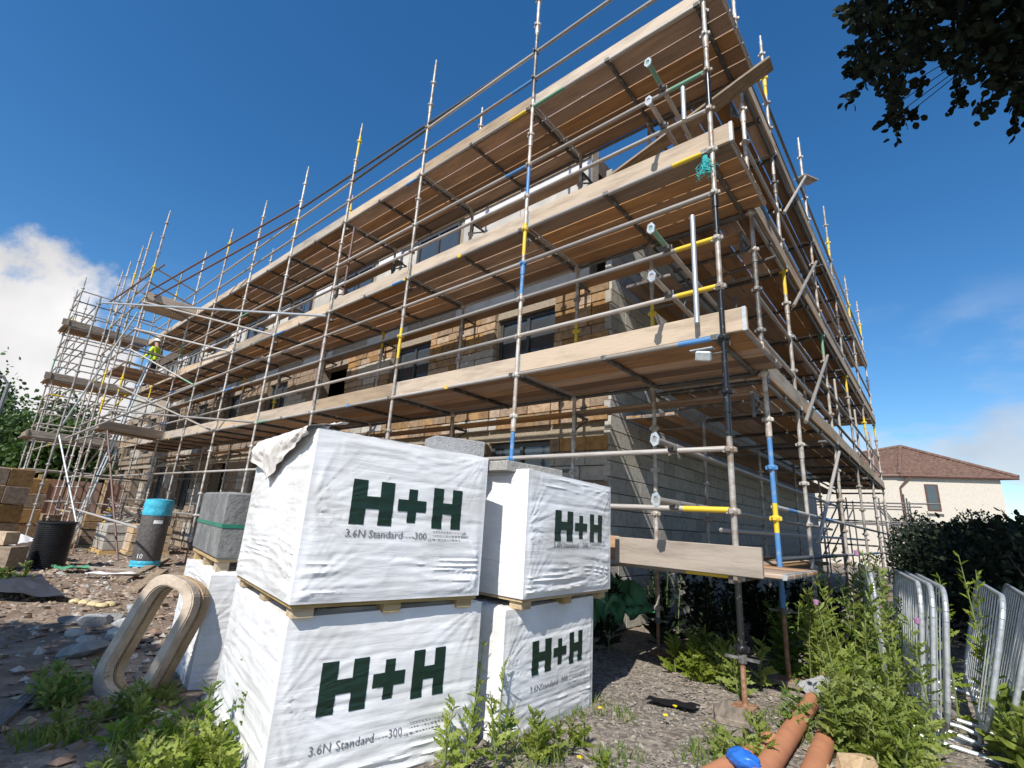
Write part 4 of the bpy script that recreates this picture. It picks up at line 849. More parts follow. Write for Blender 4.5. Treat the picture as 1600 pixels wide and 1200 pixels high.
SR = [mat('rubble_%d' % k, c_, .9, bump=.2, coords='World', scale=20) for k, c_ in enumerate(((.24, .17, .12), (.15, .11, .08), (.35, .27, .2), (.38, .35, .31), (.27, .18, .125)))]
def s_grav(r, n):
    x = r.uniform(-1.2, 1.6, n); y = r.uniform(-3.6, 1.6, n)**1; return np.stack([x, y], 1)
def s_soil(r, n):
    t = r.random(n); x = -1.8-11.5*t**1.3; y = r.normal(-2.4, .9, n)+.0; k = (y < 1.0) & (y > -4.2); return np.stack([x, y], 1)[k]
scatter_stones('gravel', 'loose grey gravel spread between the packs and the corner standard', 16000, s_grav, .006, .022, GR, 5)
scatter_stones('rubble', 'brown soil clods and brick rubble over the left of the site', 7000, s_soil, .004, .055, SR, 6)
scatter_stones('rubble', 'rubble and stone waste under the scaffold and the far tower', 4000, lambda r, n: np.stack([r.uniform(-24, -2, n), r.uniform(-2.6, 1.5, n)], 1), .015, .07, SR, 7)
def pillows(label, pxs, m, s, nm):
    b = MB()
    for q in pxs:
        p_ = onz(*q, -.03); bm = bmesh.new(); bmesh.ops.create_icosphere(bm, subdivisions=2, radius=1)
        for v in bm.verts: c = np.array(v.co); c *= 1+.35*(vnoise(c[0]*3+q[0], c[1]*3+c[2]*2, 5)-.5); v.co = c
        b.add([(v.co.x*s*R.uniform(1.2, 1.6)+p_[0], v.co.y*s+p_[1], v.co.z*s*.5+g(p_[0], p_[1])+s*.25) for v in bm.verts], [[v.index for v in f.verts] for f in bm.faces]); bm.free()
    thing(nm, label, 'waste', me=b.mesh(nm, m, True))
FOAM = mat('yellow_foam', (.55, .45, .24), .9, scale=30, bump=.5); pillows('lump of yellow insulation foam waste on the soil behind the leaning rings', [(118, 938), (132, 940), (147, 943), (160, 947), (172, 945)], FOAM, .07, 'foam_waste')
WHT = mat('white_scrap', (.7, .68, .68), .6, bump=.4); 
n1, n2 = 22, 14
def scrap(label, q, D, w, h, m, name='plastic_scrap', amp=.12, seed=3):
    c = ondist(*q, D); uu, vv = np.meshgrid(np.linspace(-.5, .5, n1), np.linspace(-.5, .5, n2), indexing='ij'); X = c[0]+uu.ravel()*w*.4+vv.ravel()*h*.8; Y = c[1]+uu.ravel()*w; Z = gz(X, Y)+.04+amp*2*vnoise(uu.ravel()*4+seed, vv.ravel()*4, seed)+amp*.5*vnoise(uu.ravel()*13, vv.ravel()*11, seed+1)
    i_, j_ = np.meshgrid(np.arange(n1-1), np.arange(n2-1), indexing='ij'); a_ = (i_*n2+j_).ravel(); thing(name, label, 'plastic', me=mesh(name, np.stack([X, Y, Z], 1), np.stack([a_, a_+n2, a_+n2+1, a_+1], 1), m, None, True))
scrap('crumpled white plastic on dark spoil below the far scaffold', (78, 790), 15, 1.0, .8, WHT, amp=.2); scrap('strip of white plastic trodden into the soil left of the roll', (190, 868), 11.5, .8, .3, WHT, amp=.03, seed=8); scrap('scrap of green netting on the soil by the drum', (118, 860), 12.5, .5, .5, GREENT, amp=.05, seed=12)
p_ = onz(965, 965, .1)
scrap('green tarpaulin corner hanging behind the stacked packs', (962, 945), math.hypot(p_[0]-CAM[0], p_[1]-CAM[1])*.8, .6, .6, GREENT, 'tarpaulin', .35, 21)

# ---------------------------------------------------------------- right foreground: clay pipes, barriers
def pipe(label, a_, b_, r, socket=False):
    a_ = Vector(tuple(a_)); b_ = Vector(tuple(b_)); L = (b_-a_).length; b = MB(); prof = [(r*.8, .3), (r*.8, 0), (r, 0), (r, L-.1)]+([(r*1.02, L-.1), (r*1.22, L-.08), (r*1.24, L), (r*1.04, L), (r*1.0, L-.08), (r*.8, L-.12)] if socket else [(r, L), (r*.8, L), (r*.8, L-.3)])
    b.lathe(prof, 32); me = smooth_angle(b.mesh('clay_pipe', CLAY)); o = thing('clay_pipe', label, 'pipe', a_, me=me); d = (b_-a_).normalized(); o.matrix_world = Matrix.Translation(a_) @ d.to_track_quat('Z', 'Y').to_matrix().to_4x4(); return o
def gp(q, z, dz=0): p_ = onz(*q, z); return (p_[0], p_[1], g(p_[0], p_[1])+z+dz)
pipe('long orange clay pipe running back under the weeds to the grey tile', gp((1180, 1225), .06), gp((1290, 1060), .06), .06)
pipe('orange clay pipe in front, beside the long pipe', gp((1252, 1250), .06), gp((1292, 1142), .06), .058)
pipe('orange clay pipe with a socket end behind the blue plastic', gp((1070, 1235), .055), gp((1205, 1160), .055), .054, True)
pts = NR.normal(size=(500, 3)); 
bm = bmesh.new(); bmesh.ops.create_icosphere(bm, subdivisions=4, radius=1)
for v in bm.verts:
    c = np.array(v.co); k = 1+.3*(vnoise(c[0]*2.5+3, c[1]*2.5+c[2], 4)-.5)+.16*(vnoise(c[0]*7, c[1]*7+c[2]*6, 6)-.5); v.co = Vector(c*k*np.array((.085, .06, .05)))
me = bpy.data.meshes.new('blue_plastic'); bm.to_mesh(me); bm.free(); me.materials.append(BLUEPL); me.polygons.foreach_set('use_smooth', np.ones(len(me.polygons), dtype=bool)); q = gp((1160, 1186), .12); thing('plastic_bag', 'crumpled bright blue plastic bag lying on the clay pipes', 'bag', q, me=me)
for k, (qa, sz, lab) in enumerate((((1280, 1068), (.2, .13), 'cracked grey slate tile propped on the end of the clay pipe'), ((1300, 1105), (.16, .12), 'smaller grey slate tile in the weeds below the cracked one'))):
    p_ = gp(qa, .16 if k == 0 else .08); o = thing('slate_tile', lab, 'tile', p_, me=boxmesh((sz[0]*1.4, sz[1]*1.4, .012), AIRCRETE)); o.rotation_euler = (.35, -.3, .7+k)
def barrier(label, base, ang, lean, w=2.2, h=1.0, grp='crowd barriers leaning together'):
    """steel pedestrian barrier: rounded tube frame, bars, two flat feet"""
    root = thing('crowd_barrier', label, 'barrier', (base[0], base[1], g(base[0], base[1])), grp)
    Mx = Matrix.Translation((base[0], base[1], g(base[0], base[1])+.04)) @ Matrix.Rotation(ang, 4, 'Z') @ Matrix.Rotation(lean, 4, 'X')
    b = MB(); rc = .2; pts = []
    def arc(cx, cz, a0): return [(cx+rc*math.cos(a0+t*math.pi/10), 0, cz+rc*math.sin(a0+t*math.pi/10)) for t in range(6)]
    z0 = .12; pts = arc(w-rc, h-rc, 0)+arc(rc, h-rc, math.pi/2)+arc(rc, z0+rc, math.pi)+arc(w-rc, z0+rc, 1.5*math.pi); pts.append(pts[0])
    b.path(pts, .0165, 10); part('frame', smooth_angle(b.mesh('frame', GALV)), root, Mx)
    b = MB(); n = 13
    for k in range(1, n): b.tube((w*k/n, 0, z0), (w*k/n, 0, h), .005, 6)
    part('bars', b.mesh('bars', GALV), root, Mx)
    for x in (.3, w-.3):
        b = MB(); b.path([(x, -.3, -.02), (x, -.2, .0), (x, .2, .0), (x, .3, -.02)], .015, 8); b.tube((x, 0, 0), (x, 0, z0), .016, 8); part('foot', b.mesh('foot', GALV), root, Mx)
    return root
bars_ = [((.98, .62), 1.7, .1), ((1.03, .52), 1.69, .12), ((1.1, .32), 1.68, .12), ((1.27, .5), 1.6, .24), ((1.37, .6), 1.57, .28), ((1.44, .7), 1.54, .3), ((1.58, .9), 1.5, .4), ((.74, 1.5), 1.72, -.03)]
labs = ['first galvanised crowd barrier in the upright group by the thistles', 'second galvanised crowd barrier in the upright group by the thistles', 'galvanised crowd barrier facing the open gap beside the tilted ones', 'tilted crowd barrier with its foot out on the gravel', 'tilted crowd barrier resting behind the one with its foot out', 'third of the tilted crowd barriers near the hedge', 'steeply tilted crowd barrier closest to the hedge', 'crowd barrier half hidden behind the tall pink headed thistle']
for (bp_, an, le), lb in zip(bars_, labs): barrier(lb, bp_, an, le)
# small things on the scaffold
fl = thing('floodlight', 'small grey floodlight hanging under the first deck beside the black standard', 'lamp', (-.16, -.04, 2.78))
b = MB(); b.box((0, 0, 0), (.13, .05, .09), 0, Matrix.Translation((-.16, -.05, 2.78)) @ Matrix.Rotation(.35, 4, 'X') @ Matrix.Rotation(.2, 4, 'Y'), .012); part('lamp_head', b.mesh('lamp_head', GALV), fl)
b = MB(); b.box((-.17, -.05, 2.84), (.2, .07, .014), 0, None, .004); part('hood', b.mesh('hood', GALV), fl); b = MB(); b.tube((-.1, -.04, 2.79), (-.01, -.02, 2.8), .007, 6); part('arm', b.mesh('arm', STEELD), fl)
b = MB()
for k in range(26):
    a0 = R.uniform(0, 6.28); x0, y0 = -.06+.02*math.cos(a0), -.03+.02*math.sin(a0); L = R.uniform(.14, .26); pts = [(x0+R.uniform(-.01, .01)*t+.05*math.cos(a0)*(t/6)**2, y0+.05*math.sin(a0)*(t/6)**2, 4.86-L*t/6) for t in range(7)]; b.path(pts, .004, 4)
thing('frayed_rope', 'frayed teal rope tied to the corner standard below the second deck', 'rope', me=b.mesh('frayed_rope', TEAL))

# ---------------------------------------------------------------- house beyond the hedge
ROOFT = bpy.data.materials.new('roof_tiles'); ROOFT.use_nodes = True; n = ROOFT.node_tree; bb = n.nodes['Principled BSDF']; bb.inputs['Roughness'].default_value = .85
pos = n.nodes.new('ShaderNodeNewGeometry').outputs['Position']; nzt = n.nodes.new('ShaderNodeTexNoise'); nzt.inputs['Scale'].default_value = 6; nzt.inputs['Detail'].default_value = 8; n.links.new(pos, nzt.inputs['Vector'])
crt = n.nodes.new('ShaderNodeValToRGB'); crt.color_ramp.elements[0].color = (.1, .055, .04, 1); crt.color_ramp.elements[1].color = (.2, .12, .085, 1); crt.color_ramp.elements[0].position = .35; crt.color_ramp.elements[1].position = .65; n.links.new(nzt.outputs['Fac'], crt.inputs[0]); n.links.new(crt.outputs[0], bb.inputs['Base Color'])
HARL = mat('cream_harling', (.56, .51, .43), .9, scale=30, coords='World', bump=.3)
GUT = mat('brown_gutter', (.13, .06, .045), .5)
Nn = ondist(1405, 742, 38.6)[:2]; Rr = ondist(1592, 748, 41)[:2]; ax = (Rr-Nn)/np.linalg.norm(Rr-Nn); ay = np.array([-ax[1], ax[0]]); Wd = np.linalg.norm(Rr-Nn)
# near corner is a chamfer between two faces; house body is a square seen on its corner
pz = 5.45; Lc = Nn+(-.95*ax+.31*ay)*9.5; Bk = Lc+ax*Wd*.9+ay*2
corners_ = [Nn, np.array(Rr), np.array(Bk)+ax*2, Lc]; ctr = ondist(1407, 699, 43.0)
hs = thing('house', 'cream rendered house with brown tiled hipped roof beyond the dark hedge', 'house', (Nn[0], Nn[1], 0))
cin = [q+(np.mean(corners_, 0)-q)*.11 for q in corners_]
b = MB(); b.add([(q[0], q[1], -.3) for q in cin]+[(q[0], q[1], pz) for q in cin], [(k, (k+1) % 4, 4+(k+1) % 4, 4+k) for k in range(4)]); part('wall', b.mesh('wall', HARL), hs)
# roof as overlapping tile courses
b = MB(); apex = np.array([ctr[0], ctr[1], ctr[2]]); nC = 24
for k in range(4):
    A_ = np.array([*corners_[k], pz]); B_ = np.array([*corners_[(k+1) % 4], pz])
    for c_ in range(nC):
        t0, t1 = c_/nC, (c_+1.15)/nC; t1 = min(t1, 1)
        lift = np.array([0, 0, .045]); p0 = A_+(apex-A_)*t0+lift; p1 = B_+(apex-B_)*t0+lift; p2 = B_+(apex-B_)*t1; p3 = A_+(apex-A_)*t1
        b.add([p0, p1, p2, p3, p0-lift*1.3, p1-lift*1.3], [(0, 1, 2, 3), (4, 5, 1, 0)])
rf = part('roof', b.mesh('roof', ROOFT), hs)
for k in range(4):
    A_ = np.array([*corners_[k], pz+.05]); b = MB(); b.tube(A_, apex+np.array([0, 0, .06]), .12, 8); part('hip_tiles', b.mesh('hip_tiles', ROOFT), rf)
    A2 = np.array([*corners_[k], pz-.04]); B2 = np.array([*corners_[(k+1) % 4], pz-.04]); b = MB(); b.tube(A2, B2, .075, 8); part('gutter', b.mesh('gutter', GUT), rf)
    ci, cj = cin[k], cin[(k+1) % 4]; A2, B2 = corners_[k], corners_[(k+1) % 4]; b = MB(); b.add([(*A2, pz-.02), (*B2, pz-.02), (*cj, pz-.06), (*ci, pz-.06)], [(0, 1, 2, 3)]); part('soffit', b.mesh('soffit', GUT), rf)
w0 = cin[0]+(cin[1]-cin[0])*.27; w1 = cin[0]+(cin[1]-cin[0])*.40; wd = (w1-w0)/np.linalg.norm(w1-w0); wn = np.array([wd[1], -wd[0]])
def wbox(name, s0, s1, z0, z1, dep, m, par, off):
    b = MB(); c0 = (w0+w1)/2+wn*off; Mx_ = frame((c0[0]+wd[0]*(s0+s1)/2, c0[1]+wd[1]*(s0+s1)/2, (z0+z1)/2), (*wd, 0)); b.box((0, 0, 0), (s1-s0, dep, z1-z0), 0, Mx_); return part(name, b.mesh(name, m), par)
wlen = np.linalg.norm(w1-w0)
wi = wbox('window', -wlen/2, wlen/2, 3.35, 4.95, .1, mat('brown_frame', (.1, .05, .035), .5), hs, .02); wbox('pane', -wlen/2+.07, wlen/2-.12, 3.45, 4.87, .02, GLASS, wi, .075); wbox('sill', -wlen/2-.08, wlen/2+.08, 3.22, 3.34, .22, HARL, wi, .06)
b = MB(); c_ = cin[0]+(cin[1]-cin[0])*.03; b.path([(corners_[0][0]+ax[0]*.5, corners_[0][1]+ax[1]*.5, pz-.1), (c_[0]-wn[0]*-.06, c_[1]+wn[1]*.06, pz-.75), (c_[0]+wn[0]*.06, c_[1]+wn[1]*.06, 0)], .05, 8); part('downpipe', b.mesh('downpipe', GUT), hs)

# ---------------------------------------------------------------- foliage
def leaf_cloud(P, D, Ls, Ws, shape='oval', fold=.25, rs_=None):
    """P points, D directions (n,3), per-leaf length/width -> verts, faces"""
    rs_ = rs_ or NR; n = len(P); D = D/np.linalg.norm(D, axis=1, keepdims=True); rnd = rs_.normal(size=(n, 3)); S = np.cross(D, rnd); S /= np.linalg.norm(S, axis=1, keepdims=True)+1e-9; N = np.cross(S, D)
    if shape == 'oval': prof = [(0, .1), (.3, .48), (.65, .5), (.9, .22)]; tip = True
    elif shape == 'lobed': prof = [(0, .06), (.14, .3), (.22, .14), (.36, .5), (.45, .2), (.58, .46), (.67, .18), (.8, .3), (.88, .1)]; tip = True
    else: prof = [(0, .5), (.5, .38)]; tip = True
    m = len(prof); Vs = []
    for t, w in prof:
        c = P+D*(Ls*t)[:, None]-N*(Ls*.25*t*t)[:, None]
        Vs += [c-S*(Ws*w)[:, None]+N*(Ws*w*fold)[:, None], c+S*(Ws*w)[:, None]+N*(Ws*w*fold)[:, None]]
    Vs.append(P+D*Ls[:, None]-N*(Ls*.25)[:, None]); V = np.stack(Vs, 1).reshape(-1, 3); k = 2*m+1
    Fs = [[2*j, 2*j+1, 2*j+3, 2*j+2] for j in range(m-1)]; o = (np.arange(n)*k)[:, None, None]
    Fq = (np.array(Fs)[None]+o).reshape(-1, 4).tolist(); Ftri = (np.array([[2*m-2, 2*m-1, 2*m]])[None]+o).reshape(-1, 3).tolist()
    return V, Fq+Ftri
def foliage_mesh(name, m, *a, **k):
    V, Fc = leaf_cloud(*a, **k); me = bpy.data.meshes.new(name); me.from_pydata(V.tolist(), [], Fc); me.materials.append(m); return me
def rdir(n, up=0., rs_=NR): d = rs_.normal(size=(n, 3)); d[:, 2] += up; return d
# --- overhanging tree on the right
tr = thing('overhanging_tree', 'dark leafy tree overhanging the corner of the scaffold with rounded leaves against the sky', 'tree', (5.4, 1.0, 0))
b = MB(); pts = [((5.4, 1.0, -.2), .3), ((5.35, 1.0, 1.6), .24), ((5.2, .9, 3.2), .2), ((5.0, .8, 5.0), .16), ((4.8, .9, 7.0), .1), ((4.7, 1.0, 9.0), .04)]
for (pa, ra), (pb_, rb) in zip(pts[:-1], pts[1:]): b.tube(pa, pb_, ra, 12, 0, rb)
limbs = [((5.1, .9, 4.2), (3.2, .2, 5.2), (2.3, -.1, 4.9)), ((5.0, .9, 5.0), (3.4, .3, 6.2), (2.1, -.5, 5.9)), ((5.0, .9, 5.2), (6.4, 2.4, 6.4), (7.2, 3.6, 6.8)), ((4.9, .9, 6.0), (4.2, -1.0, 7.2), (3.6, -2.2, 7.6)), ((4.9, .9, 6.0), (4.9, 3.0, 7.4), (4.6, 4.6, 8.0)), ((4.8, .9, 7), (3.6, 1.8, 8.4), (3.4, 2.6, 8.8)), ((5.0, .9, 4.8), (3.3, -.3, 5.0), (2.2, -.45, 4.6))]
for la in limbs:
    b.tube(la[0], la[1], .08, 8, 0, .05); b.tube(la[1], la[2], .05, 8, 0, .015)
# visible sprays: pixel tips turned into points 4.6-5.6 m away, twigs running back to the limbs
ytop = lambda x: np.interp(x, [1310, 1330, 1360, 1385, 1400, 1415, 1440, 1460, 1480, 1500, 1530, 1560, 1580, 1600, 1760], [60, 150, 150, 160, 205, 150, 125, 112, 120, 140, 140, 165, 160, 195, 330])
LP = []; LD = []
rs_ = np.random.default_rng(21)
while len(LP) < 19000:
    x = rs_.uniform(1318, 1800); y = rs_.uniform(-330, 330)
    yb = ytop(x)-8-26*vnoise(x/23., y/40., 4)
    if x < 1345 and not (y < 55 and abs(y-22) < 10+(x-1318)*.9) and not (60 < y < yb and x > 1345-12*vnoise(y/9., 3., 8)): continue
    if y > yb: continue
    if vnoise(x/14., y/14., 61) < .13: continue
    D_ = rs_.uniform(4.5, 6.3); p_ = ondist(x, y, 1)-CAM; p_ = CAM+p_/np.linalg.norm(p_)*D_
    LP.append(p_); LD.append((rs_.normal(), rs_.normal(), -.6+.7*rs_.normal()))
sprays = [((1345, 20), (1314, 18)), ((1350, 75), (1322, 80)), ((1350, 105), (1323, 112)), ((1350, 130), (1326, 160)), ((1398, 165), (1402, 220)), ((1400, 180), (1383, 190)), ((1410, 185), (1432, 185)), ((1500, 135), (1494, 168)), ((1536, 150), (1530, 178)), ((1585, 160), (1590, 202)), ((1440, 120), (1430, 137))]
for (pa, pb_) in sprays:
    D_ = rs_.uniform(4.7, 5.3); A_ = ondist(*pa, 1)-CAM; A_ = CAM+A_/np.linalg.norm(A_)*D_; B_ = ondist(*pb_, 1)-CAM; B_ = CAM+B_/np.linalg.norm(B_)*D_; b.tube(A_, B_, .006, 5, 0, .003)
    hub = np.array(limbs[0][2]) if pa[1] > 60 else np.array(limbs[1][2]); b.tube(hub, A_, .004, 5, 0, .003)
    for t in np.linspace(0, 1, 13):
        for s in range(2): LP.append(A_+(B_-A_)*t+rs_.normal(size=3)*.022); LD.append((B_-A_)/np.linalg.norm(B_-A_)+rs_.normal(size=3)*.7)
part('trunk', smooth_angle(b.mesh('trunk', BARK)), tr)
LP = np.array(LP); LD = np.array(LD); n = len(LP)
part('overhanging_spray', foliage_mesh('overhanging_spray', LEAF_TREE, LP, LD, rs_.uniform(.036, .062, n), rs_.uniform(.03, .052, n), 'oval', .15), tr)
CP = []
for (c_, rad, k) in (((5.6, 1.4, 7.4), (2.5, 3.0, 2.4), 3400), ((4.2, 2.4, 7.8), (1.4, 3.0, 1.5), 2200), ((4.3, -.6, 7.4), (1.5, 1.8, 1.4), 1500), ((6.3, 3, 5.6), (2, 2.6, 1.4), 1800)):
    d = rs_.normal(size=(k, 3)); d /= np.linalg.norm(d, axis=1, keepdims=True); d *= (rs_.random((k, 1))**.4); CP.append(np.array(c_)+d*np.array(rad)*(1+.25*rs_.normal(size=(k, 1))*.4))
CP = np.concatenate(CP)
# keep the crown out of the open sky that the photograph shows
dl = CP-CAM; zc = dl@_f; px = 800+F_PX*(dl@CR)/np.maximum(zc, .1); py = 600-F_PX*(dl@CU)/np.maximum(zc, .1); CP = CP[(zc < .2) | (px > 1660) | (py < -60)]
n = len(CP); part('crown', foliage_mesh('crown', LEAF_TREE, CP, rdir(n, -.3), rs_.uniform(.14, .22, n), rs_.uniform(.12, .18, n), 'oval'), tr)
# --- tree behind the photographer whose shade falls across the soil on the left
t2 = thing('street_tree', 'leafy tree standing behind the open soil, shading the left foreground', 'tree', (-3.2, -9.2, 0))
b = MB(); b.tube((-3.2, -9.2, -.2), (-3.2, -8.6, 3.2), .2, 10, 0, .13); 
for c_ in ((-3.6, -7.9, 4.6), (-1.6, -7.7, 4.7), (-2.6, -8.2, 5.4)): b.tube((-3.2, -8.6, 3.2), c_, .12, 8, 0, .04)
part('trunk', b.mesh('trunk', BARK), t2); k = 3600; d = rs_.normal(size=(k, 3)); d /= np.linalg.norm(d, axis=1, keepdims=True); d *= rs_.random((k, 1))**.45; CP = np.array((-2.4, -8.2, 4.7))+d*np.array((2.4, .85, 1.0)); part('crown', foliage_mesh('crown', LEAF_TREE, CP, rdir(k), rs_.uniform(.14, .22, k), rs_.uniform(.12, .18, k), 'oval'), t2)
# --- hedge bushes beyond the barriers
def bush(label, c, rad, n, m, ls=(.05, .09), grp=None, name='hedge_bush', stem=True):
    root = thing(name, label, 'bush', (c[0], c[1], g(c[0], c[1])), grp); rs_ = np.random.default_rng(int(abs(c[0]*77+c[1]*131)*10)); d = rs_.normal(size=(n, 3)); d /= np.linalg.norm(d, axis=1, keepdims=True); r_ = rs_.random((n, 1))**.33
    lump = 1+.3*(vnoise(d[:, 0]*3+c[0], d[:, 1]*3+d[:, 2]*2, 9)-.5)[:, None]; P_ = np.array([c[0], c[1], rad[2]*.9])+d*r_*lump*np.array(rad); P_[:, 2] = np.maximum(P_[:, 2], g(c[0], c[1])+.03)
    sp_ = rs_.random(n) < .06; P_[sp_, 2] += rs_.random(sp_.sum())*rad[2]*.25
    part('leaves', foliage_mesh('leaves', m, P_, d+rdir(n, .2, rs_)*.8, rs_.uniform(*ls, n), rs_.uniform(ls[0]*.6, ls[1]*.6, n), 'oval'), root)
    if stem:
        b = MB()
        for k in range(7): a0 = R.uniform(0, 6.28); b.tube((c[0], c[1], g(c[0], c[1])-.05), (c[0]+math.cos(a0)*rad[0]*.6, c[1]+math.sin(a0)*rad[1]*.6, rad[2]*R.uniform(.8, 1.5)), .025, 6, 0, .008)
        part('stem', b.mesh('stem', BARK), root)
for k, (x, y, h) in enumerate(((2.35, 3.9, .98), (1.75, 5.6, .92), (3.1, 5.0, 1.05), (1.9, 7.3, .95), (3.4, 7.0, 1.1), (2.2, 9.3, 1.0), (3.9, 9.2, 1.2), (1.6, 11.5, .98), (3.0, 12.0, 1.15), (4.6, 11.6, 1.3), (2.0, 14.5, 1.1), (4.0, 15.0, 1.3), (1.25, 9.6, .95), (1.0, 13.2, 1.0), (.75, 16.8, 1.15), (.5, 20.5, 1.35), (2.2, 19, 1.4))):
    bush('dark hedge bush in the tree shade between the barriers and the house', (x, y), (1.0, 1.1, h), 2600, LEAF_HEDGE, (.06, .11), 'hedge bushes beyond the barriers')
# --- far trees on the left
for k, (q, D_, rad, lab) in enumerate((((40, 690), 36, (3.2, 3.0, 3.2), 'bushy green tree beyond the far scaffold, beside the lamp post'), ((95, 720), 32, (2.4, 2.2, 2.1), 'lower green tree growing behind the end of the far scaffold'), ((-30, 660), 40, (3.0, 3, 3.6), 'tall green tree behind the lamp post at the site edge'), ((140, 738), 42, (3, 2.4, 1.9), 'far green tree seen through the loading bay tower'))):
    p_ = ondist(*q, D_); c_ = np.array([p_[0], p_[1], p_[2]]); rs_ = np.random.default_rng(300+k); n = 5200
    root = thing('far_tree', lab, 'tree', (p_[0], p_[1], -.3)); cl_ = rs_.normal(size=(26, 3)); cl_ /= np.linalg.norm(cl_, axis=1, keepdims=True); cl_ *= rs_.uniform(.35, 1, (26, 1)); ci = rs_.integers(0, 26, n); P_ = c_+cl_[ci]*np.array(rad)*.8+rs_.normal(size=(n, 3))*np.array(rad)*.17
    part('crown', foliage_mesh('crown', LEAF_FAR, P_, rdir(n, .3, rs_), rs_.uniform(.16, .3, n), rs_.uniform(.1, .2, n), 'oval'), root); b = MB(); b.tube((p_[0], p_[1], -.5), tuple(c_), .16, 8, 0, .06)
    for q_ in range(9): b.tube(tuple(c_-np.array((0, 0, rad[2]*.4))), tuple(c_+cl_[q_]*np.array(rad)*.8), .06, 6, 0, .015)
    part('trunk', b.mesh('trunk', BARK), root)
# --- weeds
def weed(label, x, y, h, nst, nleaf, m, ls, shape='lobed', spread=.25, flowers=0, grp=None, name='weed_plant', lw=.33):
    rs_ = np.random.default_rng(int(abs(x*971+y*577)*10)+nst); z0 = g(x, y); root = thing(name, label, 'plant', (x, y, z0), grp); P_ = []; D_ = []; S_ = []; tips = []
    for s in range(nst):
        b = MB()
        a0 = rs_.random()*6.28; bx_, by_ = x+rs_.normal()*.06*min(nst, 4)/2, y+rs_.normal()*.06*min(nst, 4)/2; hh_ = h*rs_.uniform(.65, 1.0); ex, ey = math.cos(a0)*spread*hh_*rs_.uniform(.3, 1), math.sin(a0)*spread*hh_*rs_.uniform(.3, 1)
        f = lambda t: np.array([bx_+ex*t**1.5, by_+ey*t**1.5, z0-.02+hh_*t]); ts = np.linspace(0, 1, 6)
        for t0, t1 in zip(ts[:-1], ts[1:]): b.tube(f(t0), f(t1), .008*(1-.7*t0), 5, 0, .008*(1-.7*t1), caps=False)
        part('stem', b.mesh('stem', STEM), root); tips.append(f(1))
        for k in range(nleaf):
            t = rs_.random()**.8*.97+.03; an = rs_.random()*6.28; P_.append(f(t)); D_.append((math.cos(an), math.sin(an), .35+.5*t+.25*rs_.normal())); S_.append(ls*(1.15-.65*t)*rs_.uniform(.65, 1.25))
    P_ = np.array(P_); S_ = np.array(S_); part('leaves', foliage_mesh('leaves', m, P_, np.array(D_), S_, S_*lw, shape, .3), root)
    for k in range(flowers):
        t_ = tips[k % len(tips)]+rs_.normal(size=3)*.03; bm = MB(); bm.lathe([(.003, -.02), (.014, -.012), (.016, 0), (.02, .018), (.004, .022)], 8, 0, t_); part('flower_head', bm.mesh('flower_head', PETALP), root)
    return root
GW = 'weeds round the barriers and pipes'
weed('tall flowering thistle with pink heads in front of the upright barriers', .86, .25, 1.3, 6, 60, LEAF_WEED, .13, flowers=3, spread=.1)
weed('dense thistle clump at the foot of the tall pink headed thistle', .72, -.02, .62, 9, 46, LEAF_WEED, .15)
weed('bushy bright green weed beside the tall pink headed thistle', .9, -.05, .45, 7, 40, LEAF_WEED, .14)
weed('tall thistle growing between the upright and the tilted barriers', 1.26, 1.2, 1.3, 4, 55, LEAF_WEED, .12, flowers=0, spread=.08)
weed('leafy weed clump just right of the scaffold foot with the yellow edged sole board', .3, 1.75, .95, 9, 60, LEAF_WEED, .13)
weed('tall leafy weed against the low scaffold deck end', .38, 2.6, 1.28, 9, 60, LEAF_WEED, .13)
weed('spreading weed between the scaffold weeds and the barriers', .62, 2.1, 1.1, 8, 60, LEAF_WEED2, .13)
weed('weed clump reaching over the long clay pipe', .62, .8, .6, 8, 46, LEAF_WEED, .13)
weed('yellowing low weed beside the slate tiles', .5, .3, .42, 7, 40, GRASS, .12)
weed('low bright weed at the end of the foremost clay pipe', .86, -.42, .4, 8, 40, LEAF_WEED, .13)
weed('leafy dock plant at the foot of the tilted barriers', 1.52, .45, .42, 8, 36, LEAF_WEED, .17, 'oval')
weed('second dock plant under the steeply tilted barrier', 1.68, .8, .5, 8, 36, LEAF_WEED, .17, 'oval')
weed('green weed tuft growing over the socketed clay pipe', .27, -.55, .22, 5, 20, LEAF_WEED, .13)
weed('small weed tuft between the clay pipes and the blue bag', .2, -.78, .18, 4, 16, LEAF_WEED, .12)
weed('ragwort clump on the gravel behind the black corner standard', -.28, .75, .42, 8, 42, LEAF_WEED, .16)
weed('ragwort clump on the gravel left of the black corner standard', -.62, .8, .36, 8, 40, LEAF_WEED, .15)
weed('ragwort rosette at the edge of the pack shadow', -.75, 1.25, .38, 7, 40, LEAF_WEED, .15)
weed('weed growing beside the rear jack of the corner bay', -.1, 1.75, .7, 8, 50, LEAF_WEED2, .14)
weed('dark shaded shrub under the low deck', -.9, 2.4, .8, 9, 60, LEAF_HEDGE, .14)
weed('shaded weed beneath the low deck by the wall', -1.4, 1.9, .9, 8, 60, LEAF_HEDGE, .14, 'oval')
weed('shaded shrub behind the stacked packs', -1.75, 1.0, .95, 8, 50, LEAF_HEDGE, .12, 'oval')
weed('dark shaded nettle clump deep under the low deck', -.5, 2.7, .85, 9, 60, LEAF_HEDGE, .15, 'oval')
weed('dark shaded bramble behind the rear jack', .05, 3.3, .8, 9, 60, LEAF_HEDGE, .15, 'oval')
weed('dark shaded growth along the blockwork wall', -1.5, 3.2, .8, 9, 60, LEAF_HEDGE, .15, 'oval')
weed('dark shaded growth farther along the blockwork wall', -1.2, 4.6, .9, 9, 60, LEAF_HEDGE, .16, 'oval')
